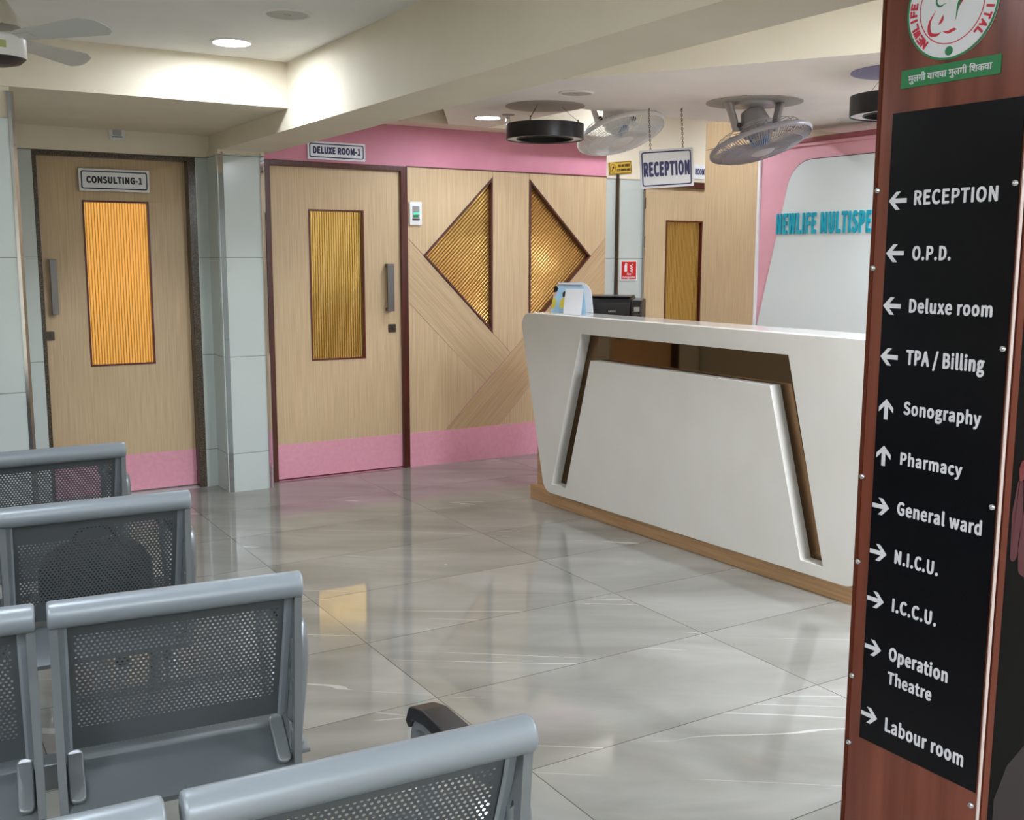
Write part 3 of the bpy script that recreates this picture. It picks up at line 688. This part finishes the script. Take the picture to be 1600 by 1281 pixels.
# ceiling fan at the top left corner
cf = root('ceiling_fan', flat(.443, 4.165, 2.47), 'white ceiling fan in the top left corner of the waiting hall', 'fan')
mk('down_rod', tube(B(), [(0, 0, 0), (0, 0, -.2)], .010, 12), 'ivory', cf, smooth=True)
mk('hook', lathe([(0, 0), (.035, 0), (.033, -.02), (.012, -.035), (0, -.035)], 24), 'darkcap', cf, smooth=True)
mk('canopy', lathe([(.014, -.055), (.022, -.07), (.040, -.10), (.060, -.135), (.074, -.165), (.078, -.185), (.072, -.185), (.02, -.17), (.014, -.06)], 36), 'ivory', cf, smooth=True)
mk('motor', lathe([(0, -.212), (.03, -.212), (.085, -.218), (.092, -.225), (.092, -.285), (.088, -.292), (0, -.292)], 40), 'fanwhite', cf, smooth=True)
mk('motor_cap', lathe([(.089, -.291), (.07, -.308), (.03, -.318), (0, -.319)], 40), 'darkcap', cf, smooth=True)
lbm = B(); av = [math.radians(-112 + 4 * i) for i in range(9)]
lv = [[lbm.verts.new((.0928 * math.cos(t), .0928 * math.sin(t), z)) for t in av] for z in (-.243, -.268)]
for i in range(8): lbm.faces.new((lv[1][i], lv[1][i + 1], lv[0][i + 1], lv[0][i]))
mk('motor_label', lbm, 'labelgreen', cf)
for k in range(4):
    a = math.radians((-54, 45, 135, 225)[k])
    ol = rpoly([(.10, -.028), (.20, -.042), (.42, -.060), (.475, -.04), (.50, .02), (.46, .048), (.20, .036), (.10, .028)], [.0, .02, .03, .02, .03, .02, .02, 0], 4)
    bm = plate(ol, (), -.0012, .0012); box(bm, .055, .16, -.013, .013, -.003, .003)
    bmesh.ops.transform(bm, matrix=Matrix.Translation((0, 0, -.222)) @ Matrix.Rotation(a, 4, 'Z') @ Matrix.Rotation(math.radians(-20), 4, 'X'), verts=bm.verts)
    mk('blade', bm, 'blade', cf)

# ------------------------------------------------------------------ reception backdrop behind the desk (faces -X, plane X = 5.6)
bd = root('reception_backdrop', side(5.6, 6.3, 0), 'tall reception backdrop of light wood and pink laminate behind the desk', 'backdrop', kind='structure')
boxo('wood_column', 0, .578, 0, 2.32, -.12, 0, 'wood', bd)
boxo('wood_head', 0, .578, 2.324, 2.52, -.12, 0, 'wood', bd)
boxo('pink_panel', .60, 4.3, 0, 2.285, -.12, -.012, 'palepink', bd)
boxo('light_edge_strip', .578, .600, 0, 2.30, -.12, .004, 'signwhite', bd)
boxo('top_trim', .60, 4.3, 2.285, 2.318, -.12, .02, 'maroon', bd, bevel=.004)
boxo('lower_bead', .60, 4.3, 2.262, 2.285, -.012, .006, 'palepink', bd, bevel=.003)
gp = rpoly([(.607, .80), (.607, .95), (.915, 2.168), (3.6, 2.168), (3.95, .80)], [.0, .02, .22, .20, .02], 10)
gl = mk('glass_panel', plate(gp, (), -.012, .002), 'frost', bd)
mk('glass_edge', plate(rpoly([(.602, .792), (.602, .951), (.909, 2.175), (3.606, 2.175), (3.96, .792)], [.0, .02, .225, .205, .02], 10), (), -.0125, -.004), 'gunmetal', bd)
bt = root('backdrop_letters', side(5.597, 5.512, 1.663), 'raised teal NEWLIFE MULTISPE letters on the white glass backdrop', 'lettering')
mk('lettering', text('NEWLIFE MULTISPE', .838, .146, .046, .010, space=1.1, bx=.55), 'teal', bt)

# ------------------------------------------------------------------ reception desk
DO = Vector((3.447, 5.412, 0)); DT = Vector((.045, -.999, 0)).normalized()
dm = frame(DO, DT, (0, 0, 1))
desk = root('reception_desk', dm, 'white reception desk with slanting ends, a bronze mirror groove and an oak plinth', 'reception desk')
slab = rpoly([(-.082, 1.16), (.186, .085), (2.487, .085), (2.755, 1.16)], [.075, .085, .085, .075], 8)
groove = [(.264, .142), (.404, .142), (.623, .920), (1.955, .916), (2.176, .142), (2.303, .142), (2.056, 1.066), (.534, 1.064)]
mk('front_panel', plate(slab, [groove], -.042, .03), 'desk', desk, bevel=.002)
mk('mirror_strip', plate([(.24, .12), (2.32, .12), (2.08, 1.09), (.51, 1.09)], (), -.052, -.043), 'mirror', desk)
mk('carcass', plate([(0, .09), (2.46, .09), (2.46, 1.11), (.0, 1.11)], (), -.30, -.053), 'wood_h', desk)
boxo('plinth', 0, 2.462, 0, .09, -.56, 0, 'wood_h', desk)
mk('counter_top', plate(rrect(-.062, 2.735, -.03, .285, .02), (), 1.118, 1.160).copy() if False else box(B(), -.03, 2.705, 1.118, 1.1605, -.285, -.0421), 'desktop', desk, bevel=.002)
cb = mk('side_cabinet', box(B(), -.10, 1.02, .09, 1.072, -.90, -.301), 'wood_h', desk)
boxo('work_surface', 1.0, 2.46, .72, .75, -.90, -.301, 'wood_h', desk)
boxo('end_panel', 2.43, 2.46, .0, .72, -.90, -.301, 'wood_h', desk)

# printer on the counter
pr = root('printer', dm @ Matrix.Translation((.065, 1.072, -.335)) @ Matrix.Rotation(math.radians(44), 4, 'Y'), 'black inkjet printer on the reception counter', 'printer')
prof = [(-.34, 0), (0, 0), (.002, .150), (-.02, .172), (-.33, .178), (-.34, .165)]
def sidebox(bm, x0, x1, prof):
    a = [bm.verts.new((x0, y, z)) for z, y in prof]; b = [bm.verts.new((x1, y, z)) for z, y in prof]
    bm.faces.new(a); bm.faces.new(b[::-1])
    for i in range(len(prof)): bm.faces.new((a[i], b[i], b[(i + 1) % len(prof)], a[(i + 1) % len(prof)]))
    bmesh.ops.recalc_face_normals(bm, faces=bm.faces); return bm
mk('body', sidebox(B(), 0, .305, prof), 'black', pr, bevel=.008)
mk('ink_tank', sidebox(B(), .306, .375, [(-.30, 0), (.012, 0), (.014, .125), (-.02, .165), (-.29, .168)]), 'black', pr, bevel=.01)
boxo('scanner_lid', .005, .300, .176, .186, -.33, -.025, 'blackgloss', pr, bevel=.004)
boxo('paper_slot', .03, .28, .03, .034, -.005, .003, 'darkcap', pr)
boxo('ink_window', .328, .362, .095, .122, .006, .0155, 'smoke', pr)
boxo('ink_window', .328, .362, .055, .078, .006, .0145, 'darkcap', pr)
o = mk('lettering', text('EPSON', .042, .010, .04, .0008, at=(.17, .088)), 'fangrey', pr); o.location.z = .0025
# desk calendar with a curled white back sheet
cl = root('desk_calendar', dm @ Matrix.Translation((.045, 1.161, -.115)) @ Matrix.Rotation(math.radians(28), 4, 'Y'), 'blue desk calendar with a printed mother and baby and a curled white sheet', 'calendar')
tilt = Matrix.Rotation(math.radians(-16), 4, 'X')
def tl(bm): bmesh.ops.transform(bm, matrix=tilt, verts=bm.verts); return bm
mk('front_sheet', tl(plate(rect(0, .20, .002, .165), (), 0, .002)), 'cardblue', cl)
hb = plate(rpoly([(.056, .03), (.084, .026), (.10, .06), (.096, .092), (.072, .098), (.05, .07)], .012, 4), (), .002, .0028)
mk('printed_wrap', tl(hb), 'cardyellow', cl)
mk('printed_face', tl(plate(circ(.090, .108, .017, 20), (), .002, .003)), 'skin', cl)
mk('printed_hair', tl(plate(rpoly([(.066, .098), (.062, .125), (.082, .138), (.104, .132), (.104, .122), (.084, .12), (.078, .098)], .004, 3), (), .003, .0036)), 'black', cl)
pb = plate(rpoly([(.0, .125), (.022, .13), (.03, .15), (.018, .165), (0, .165)], .004, 3), (), .002, .0032)
mk('printed_hair', tl(pb), 'black', cl)
mk('printed_face', tl(plate(rpoly([(.0, .10), (.016, .10), (.02, .125), (.012, .14), (0, .14)], .004, 3), (), .002, .0028)), 'skin', cl)
mk('printed_wrap', tl(plate(rpoly([(0, .02), (.02, .03), (.026, .07), (.018, .09), (0, .095)], .004, 3), (), .002, .0028)), 'cardyellow', cl)
sp_ = B()
for k in range(22):
    x = .02 + k * .0076; tube(sp_, [(x, .165 + .006 * math.sin(t), -.05 + .006 * math.cos(t)) for t in [2 * PI * i / 8 for i in range(8)]], .0011, 4, True)
mk('spiral_binding', sp_, 'darkcap', cl)
cur = rpoly([(.0, 0), (.238, 0), (.22, .186), (.0, .180)], [0, 0, .08, .004], 8)
mk('curled_sheet', plate(cur, (), -.100, -.094), 'cardwhite', cl)
mk('base_flap', box(B(), .0, .2, .0, .002, -.07, -.003), 'cardwhite', cl)
# small tent card (its square code is left blank)
tc_ = root('tent_card', dm @ Matrix.Translation((.255, 1.161, -.05)) @ Matrix.Rotation(math.radians(30), 4, 'Y'), 'small white tent card standing in front of the blue calendar', 'card')
bm = plate(rect(0, .115, 0, .155), (), 0, .002); bmesh.ops.transform(bm, matrix=Matrix.Rotation(math.radians(-14), 4, 'X'), verts=bm.verts); mk('front_panel', bm, 'cardwhite', tc_)
bm = plate([(0, 0), (.115, 0), (.115, .152), (0, .152)], (), -.002, 0); bmesh.ops.transform(bm, matrix=Matrix.Translation((0, .0, -.078)) @ Matrix.Rotation(math.radians(14), 4, 'X'), verts=bm.verts); mk('rear_panel', bm, 'cardblue', tc_)

# ------------------------------------------------------------------ signboard pillar (front face X = 2.0, looks to -X)
PX = 2.0; K = 2.0 / 1.75
def zz(z): return 1.5 + (z - 1.5) * K
PL, PR = 1.457 * K, 1.137 * K           # far and near vertical edges (Y)
struct('pillar_signboard', box(B(), PX + .02, 2.62, PR + .012, PL - .006, 0, 2.14), 'lam_side', 'dark wood clad pillar that carries the directory board', 'pillar')
W = PL - PR
clad = root('pillar_cladding', side(PX, PL, 0), 'red brown laminate panel screwed to the front of the signboard pillar', 'panel', kind='structure')
mk('laminate_sheet', plate(rect(.006, W - .004, .02, 2.14), (), -.018, 0), 'laminate', clad)
boxo('edge_bead', -.004, .006, .02, 2.14, -.02, .002, 'laminate_dark', clad)
boxo('white_edge', W - .0024, W, .02, 2.14, -.008, .001, 'edgebeige', clad)
boxo('side_lipping', W - .003, W + .002, .02, 2.14, -.034, -.0125, 'laminate_dark', clad)
for y, z in ((1.45, 1.634), (1.15, 1.632), (1.451, 1.479), (1.451, 1.046), (1.45, .862), (1.45, .608), (1.449, .456), (1.15, 1.043), (1.151, 1.337), (1.15, .451)):
    sc_ = mk('screw', lathe([(.0075, 0), (.0072, .003), (.005, .0055), (.0015, .0062), (0, .0045)], 14), 'chrome', clad, smooth=True)
    sc_.location = (PL - y * K, zz(z), 0.0 if y > 1.3 else .0012)
BL, BR_, BB, BT = 1.4215 * K, 1.1425 * K, zz(.480), zz(1.781)
ds = root('directory_board', side(PX - .0005, PL, 0), 'tall black hospital directory board with white arrows and lettering on the pillar', 'sign')
mk('panel', plate(rect(PL - BL, PL - BR_, BB, BT), (), 0, .0025), 'blackgloss', ds)
rows = [('RECEPTION', 1.360, 1.1815, 1.6015, .028, 'l', 1.6115), ('O.P.D.', 1.357, 1.271, 1.4955, .0275, 'l', 1.509), ('Deluxe room', 1.357, 1.1765, 1.393, .0275, 'l', 1.4045),
        ('TPA / Billing', 1.357, 1.185, 1.290, .030, 'l', 1.302), ('Sonography', 1.356, 1.1845, 1.190, .0265, 'u', 1.195), ('Pharmacy', 1.357, 1.2165, 1.0875, .0255, 'u', 1.099),
        ('General ward', 1.3575, 1.1675, .984, .0275, 'r', .9925), ('N.I.C.U.', 1.357, 1.2545, .882, .0285, 'r', .8945), ('I.C.C.U.', 1.356, 1.2515, .780, .0285, 'r', .7925),
        ('Operation', 1.357, 1.218, .675, .0290, 'r', .6875), ('Theatre', 1.357, 1.2515, .6245, .0265, None, 0), ('Labour room', 1.3565, 1.172, .520, .0300, 'r', .5375)]
def arrow(kind):
    p = [(-.021, 0), (-.004, .0175), (.006, .0175), (-.0065, .0045), (.021, .0045), (.021, -.0045), (-.0065, -.0045), (.006, -.0175), (-.004, -.0175)]
    r = {'l': 0, 'u': -PI / 2, 'r': PI}[kind]
    return [(K * (x * math.cos(r) - y * math.sin(r)), K * (x * math.sin(r) + y * math.cos(r))) for x, y in p]
for t, y0, y1, zb_, cap, ar, za in rows:
    o = mk('lettering', text(t, (y0 - y1) * K, cap * K, .045, .0008, at=(PL - y0 * K, zz(zb_))), 'whiteprint', ds); o.location.z = .0025
    if ar:
        o = mk('arrow', plate(arrow(ar), (), 0, .0008), 'whiteprint', ds); o.location = (PL - 1.3985 * K, zz(za), .0025)
# round emblem above the board
R_ = .0975 * K
em = root('hospital_emblem', side(PX - .0005, 1.303 * K, zz(1.9635)), 'round white hospital emblem with red circular lettering at the top of the pillar', 'emblem')
mk('disc', plate(circ(0, 0, R_, 64), (), 0, .002), 'signwhite', em)
mk('green_rim', plate(circ(0, 0, R_, 64), [circ(0, 0, R_ - .0045, 64)], .002, .0026), 'green', em)
mk('red_ring', plate(circ(0, 0, R_ * .71, 64), [circ(0, 0, R_ * .71 - .002, 64)], .002, .0026), 'redprint', em)
lb = B()
def arc(word, a0, a1):
    for i, ch in enumerate(word):
        a = math.radians(a0 + (a1 - a0) * i / (len(word) - 1)); rr = R_ * .845
        text(ch, .0145 if ch != 'I' else .0052, .0185, .07, .0008, lb, at=(rr * math.cos(a), rr * math.sin(a)), rot=a - PI / 2, center=True)
arc('NEWLIFE', 228, 172); arc('HOSPITAL', 32, -44)
o = mk('lettering', lb, 'redprint', em); o.location.z = .002
mk('green_dot', plate(circ(.0, -.84 * R_, .0095, 24), (), .002, .0028), 'green', em)
def crescent(pts, w0):
    """a tapered stroke through points"""
    P = smooth_path([(x, y, 0) for x, y in pts], 6); n = len(P); L_ = []; R2 = []
    for i, p in enumerate(P):
        d = (P[min(i + 1, n - 1)] - P[max(i - 1, 0)]).normalized(); nn = Vector((-d.y, d.x, 0)); wd = w0 * math.sin(PI * min(.97, max(.04, i / (n - 1))))
        L_.append((p.x + nn.x * wd, p.y + nn.y * wd)); R2.append((p.x - nn.x * wd, p.y - nn.y * wd))
    return L_ + R2[::-1]
s_ = R_
mk('red_stroke', plate(crescent([(-.35 * s_, -.05 * s_), (-.47 * s_, -.25 * s_), (-.45 * s_, -.45 * s_), (-.3 * s_, -.5 * s_), (-.2 * s_, -.46 * s_)], .035 * s_), (), .002, .0026), 'redprint', em)
mk('red_stroke', plate(crescent([(-.16 * s_, -.46 * s_), (-.05 * s_, -.49 * s_), (.08 * s_, -.46 * s_), (.14 * s_, -.47 * s_)], .03 * s_), (), .002, .0026), 'redprint', em)
mk('red_stroke', plate(crescent([(-.17 * s_, -.15 * s_), (-.2 * s_, -.25 * s_), (-.27 * s_, -.32 * s_)], .03 * s_), (), .002, .0026), 'redprint', em)
mk('red_stroke', plate(crescent([(.0 * s_, .1 * s_), (.1 * s_, .2 * s_), (.16 * s_, .32 * s_), (.1 * s_, .42 * s_)], .05 * s_), (), .002, .0026), 'redprint', em)
mk('red_stroke', plate(crescent([(.12 * s_, -.12 * s_), (.25 * s_, .08 * s_), (.43 * s_, .12 * s_), (.49 * s_, .02 * s_)], .035 * s_), (), .002, .0026), 'redprint', em)
mk('green_stroke', plate(crescent([(.11 * s_, -.28 * s_), (.16 * s_, .0 * s_), (.3 * s_, .18 * s_), (.45 * s_, .22 * s_), (.52 * s_, .06 * s_)], .04 * s_), (), .0026, .0030), 'green', em)
mk('green_stroke', plate(crescent([(-.28 * s_, .3 * s_), (-.34 * s_, .12 * s_), (-.26 * s_, .02 * s_), (-.12 * s_, .06 * s_)], .02 * s_), (), .002, .0026), 'green', em)
# green slogan strip
sg = root('slogan_strip', side(PX - .0005, 1.407 * K, zz(1.826)), 'small green strip with white Devanagari slogan between the emblem and directory board', 'sign')
sw, sh = (1.407 - 1.194) * K, .034 * K
mk('strip', plate(rect(0, sw, 0, sh), (), 0, .0018), 'green', sg)
# words spelled with the short i sign placed before its consonant as it is written
o = mk('lettering', text('\u092e\u0941\u0932\u0917\u0940 \u0935\u093e\u091a\u0935\u093e \u092e\u0941\u0932\u0917\u0940 \u093f\u0936\u0915\u0935\u093e', sw * .84, sh * .62, .016, .0008, at=(sw * .08, sh * .16), full=True), 'whiteprint', sg); o.location.z = .0018
# dark printed poster on the near side of the pillar
ps = root('poster', back(PX + .047, PR + .009, 0), 'glossy black poster with printed fingertips on the near side of the signboard pillar', 'poster')
mk('sheet', plate(rect(0, .50, .1, 1.9), (), 0, .003), 'posterdark', ps)
fb = plate(rpoly([(.012, .99), (.008, 1.09), (.022, 1.16), (.040, 1.165), (.048, 1.08), (.040, 1.0), (.026, .96)], .012, 4), (), .003, .0036)
plate(rpoly([(.046, .95), (.038, 1.02), (.060, 1.14), (.10, 1.15), (.12, .98), (.10, .92)], .014, 4), (), .003, .0036, fb)
mk('printed_finger', fb, 'posterskin', ps).location.y = -.13
mk('printed_nail', plate(rpoly([(.026, 1.155), (.022, 1.185), (.032, 1.205), (.044, 1.195), (.044, 1.16)], .006, 4), (), .003, .0040), 'posternail', ps).location.y = -.13
mk('printed_grey_corner', plate([(.02, .1), (.5, .1), (.5, .60), (.06, .37), (.02, .30)], (), .003, .0034), 'postergrey', ps)

# ------------------------------------------------------------------ waiting benches
def uv_sheet(bm, x0, x1, prof, zx, yc, zy):
    """sheet extruded along x over a (y, z) profile; UV in metres, zone half sizes"""
    u1 = bm.loops.layers.uv.new('metres'); u2 = bm.loops.layers.uv.new('zone')
    s = [0]
    for i in range(1, len(prof)): s.append(s[-1] + math.dist(prof[i], prof[i - 1]))
    xs = (x0, x1); xm = (x0 + x1) / 2
    V = [[bm.verts.new((x, y, z)) for (y, z) in prof] for x in xs]
    for i in range(len(prof) - 1):
        f = bm.faces.new((V[0][i], V[1][i], V[1][i + 1], V[0][i + 1]))
        for lp, (x, sv) in zip(f.loops, ((x0, s[i]), (x1, s[i]), (x1, s[i + 1]), (x0, s[i + 1]))):
            lp[u1].uv = (x - xm, sv - yc); lp[u2].uv = (zx, zy)
    return bm
def make_bench():
    b = root('waiting_bench', flat(0, 0, 0), '', 'bench', 'rows of silver waiting benches')
    SW, GAP = .50, .025
    for k in range(3):
        xr = -k * (SW + GAP); xl = xr - SW
        # backrest sheet with flanged edges
        bp = [(.012, .785), (.03, .72), (.06, .635), (.095, .545), (.118, .482), (.126, .458)]
        rest = mk('backrest', uv_sheet(B(), xl + .012, xr - .012, bp, .205, .165, .122), 'perf', b, smooth=True)
        # folded steel edges of the sheet, behind it
        for x in (xl + .012, xr - .032):
            mk('side_flange', tube(B(), [(x + .01, y - .004, z) for y, z in bp], .004, 6, ra=.011, axis=(1, 0, 0)), 'silver', rest)
        rail = B()
        n = 24; path = [(xl - .002 + (SW + .004) * i / n, 0, .80) for i in range(n + 1)]
        tube(rail, path, .0285, 20)
        mk('top_rail', rail, 'silver', rest, smooth=True, bevel=.006)
        sp_ = [(.030, .348), (.028, .360), (.040, .372), (.085, .402), (.125, .430), (.140, .435), (.158, .430), (.22, .412), (.30, .412), (.40, .432), (.455, .440), (.49, .432), (.505, .412), (.507, .40)]
        st = mk('seat', uv_sheet(B(), xl + .004, xr - .004, sp_, .205, .345, .135), 'perf_seat', b, smooth=True)
        for x in (xl + .036, xr - .036):
            rb = plate(rrect(-.016, .016, -.062, .062, .013), (), 0, .014)
            mb_ = Matrix.Translation((x, .092, .4085)) @ Matrix.Rotation(math.radians(34), 4, 'X')
            bmesh.ops.transform(rb, matrix=mb_, verts=rb.verts)
            mk('seat_bracket', rb, 'cast', st, bevel=.004)
        for x in (xl, xr - .016):
            o_ = rpoly([(-.012, .785), (.018, .785), (.078, .625), (.130, .48), (.128, .352), (.034, .345), (.010, .56)], [.004, .004, .02, .01, .01, .006, .05], 3)
            h1 = rpoly([(.020, .70), (.062, .59), (.024, .565)], .003, 2); h2 = rpoly([(.066, .565), (.102, .455), (.040, .44), (.033, .535)], .004, 2)
            bm = plate(o_, [h1, h2], 0, .016)
            # (y, z) profile -> stand it up along x
            bmesh.ops.transform(bm, matrix=Matrix(((0, 0, 1, x), (1, 0, 0, 0), (0, 1, 0, 0), (0, 0, 0, 1))), verts=bm.verts)
            mk('side_frame', bm, 'cast', b, bevel=.0025)
    tot = 3 * SW + 2 * GAP
    boxo('beam', -tot + .02, -.02, .23, .29, .325, .385, 'cast', b, bevel=.004)
    for x, s in ((.004, 1), (-tot - .004, -1)):
        xc = x - s * .002
        path = smooth_path([(xc, .115, .40), (xc, .080, .49), (xc, .045, .58), (xc, .036, .645), (xc, .056, .688), (xc, .095, .684), (xc, .15, .665), (xc, .28, .654), (xc, .395, .648), (xc, .428, .624), (xc, .425, .565), (xc, .385, .48), (xc, .33, .39)], 5)
        arm = mk('armrest', tube(B(), path, .016, 12, ra=.020, axis=(1, 0, 0)), 'cast', b, smooth=True)
        pd = plate(rpoly([(.165, .668), (.165, .696), (.37, .690), (.43, .674), (.447, .640), (.432, .630), (.415, .652), (.36, .664)], [.004, .006, .03, .02, .005, .004, .02, .02], 4), (), -.026, .026)
        bmesh.ops.transform(pd, matrix=Matrix(((0, 0, 1, xc), (1, 0, 0, 0), (0, 1, 0, 0), (0, 0, 0, 1))), verts=pd.verts)
        mk('arm_pad', pd, 'black', arm, bevel=.006)
        bk = box(B(), xc - .026, xc + .024, .055, .15, .384, .394); box(bk, xc - .022, xc - .016, .06, .15, .394, .46)
        for yy in (.085, .12): tube(bk, [(xc + .008, yy, .394), (xc + .008, yy, .402)], .008, 10)
        tube(bk, [(xc - .017, .10, .43), (xc - .002, .10, .43)], .009, 10)
        mk('bracket', bk, 'cast', b, bevel=.0015)
    for x in (-.05, -tot + .05):
        lg = B()
        tube(lg, smooth_path([(x, .26, .34), (x, .17, .33), (x, .09, .22), (x, .035, .10), (x, -.02, .018)], 5), .02, 10, ra=.022, axis=(1, 0, 0))
        tube(lg, smooth_path([(x, .26, .34), (x, .34, .32), (x, .40, .2), (x, .44, .09), (x, .49, .018)], 5), .02, 10, ra=.022, axis=(1, 0, 0))
        leg = mk('leg', lg, 'cast', b, smooth=True)
        for y in (-.02, .49): mk('foot', lathe([(0, 0), (.024, 0), (.024, .014), (.016, .02), (0, .02)], 16, off=(x, y)), 'black', leg, smooth=True)
    return b
M['perf_seat'] = M['perf']
bench = make_bench()
spots = [(.790, 1.238, -4.0, 'silver perforated bench in the foreground, the row nearest the camera'),
         (.748, 2.098, -6.5, 'silver perforated bench in the second row from the camera'),
         (.748, 3.020, -3.0, 'silver perforated bench in the third row, with the dark bag on it'),
         (.752, 3.938, 0.0, 'silver perforated bench in the fourth row, closest to the consulting door')]
for i, (x, y, a, lab) in enumerate(spots):
    o = bench if i == 0 else copy_tree(bench)
    o.location = (x, y, 0); o.rotation_euler = (0, 0, math.radians(a)); o['label'] = lab
# dark bag lying on the third row's seat
bg = root('bag', flat(.53, 3.30, .425, math.radians(-3)), 'dark rounded bag on the seat of the third bench row', 'bag')
bm = B(); bmesh.ops.create_uvsphere(bm, u_segments=28, v_segments=16, radius=1)
for v in bm.verts:
    x, y, z = v.co; e = .72
    sg_ = lambda q: math.copysign(abs(q) ** e, q)
    v.co = Vector((sg_(x) * .165, sg_(y) * .09, .012 + (max(sg_(z), -.55) + .55) * .135))
mk('body', bm, 'bag', bg, smooth=True)
mk('handle', tube(B(), smooth_path([(-.06, 0, .20), (-.05, 0, .245), (0, 0, .262), (.05, 0, .245), (.06, 0, .20)], 5), .007, 8), 'bag', bg, smooth=True)
boxo('zip', -.10, .10, -.095, -.088, .10, .106, 'dkmetal', bg)
bpy.context.view_layer.update()
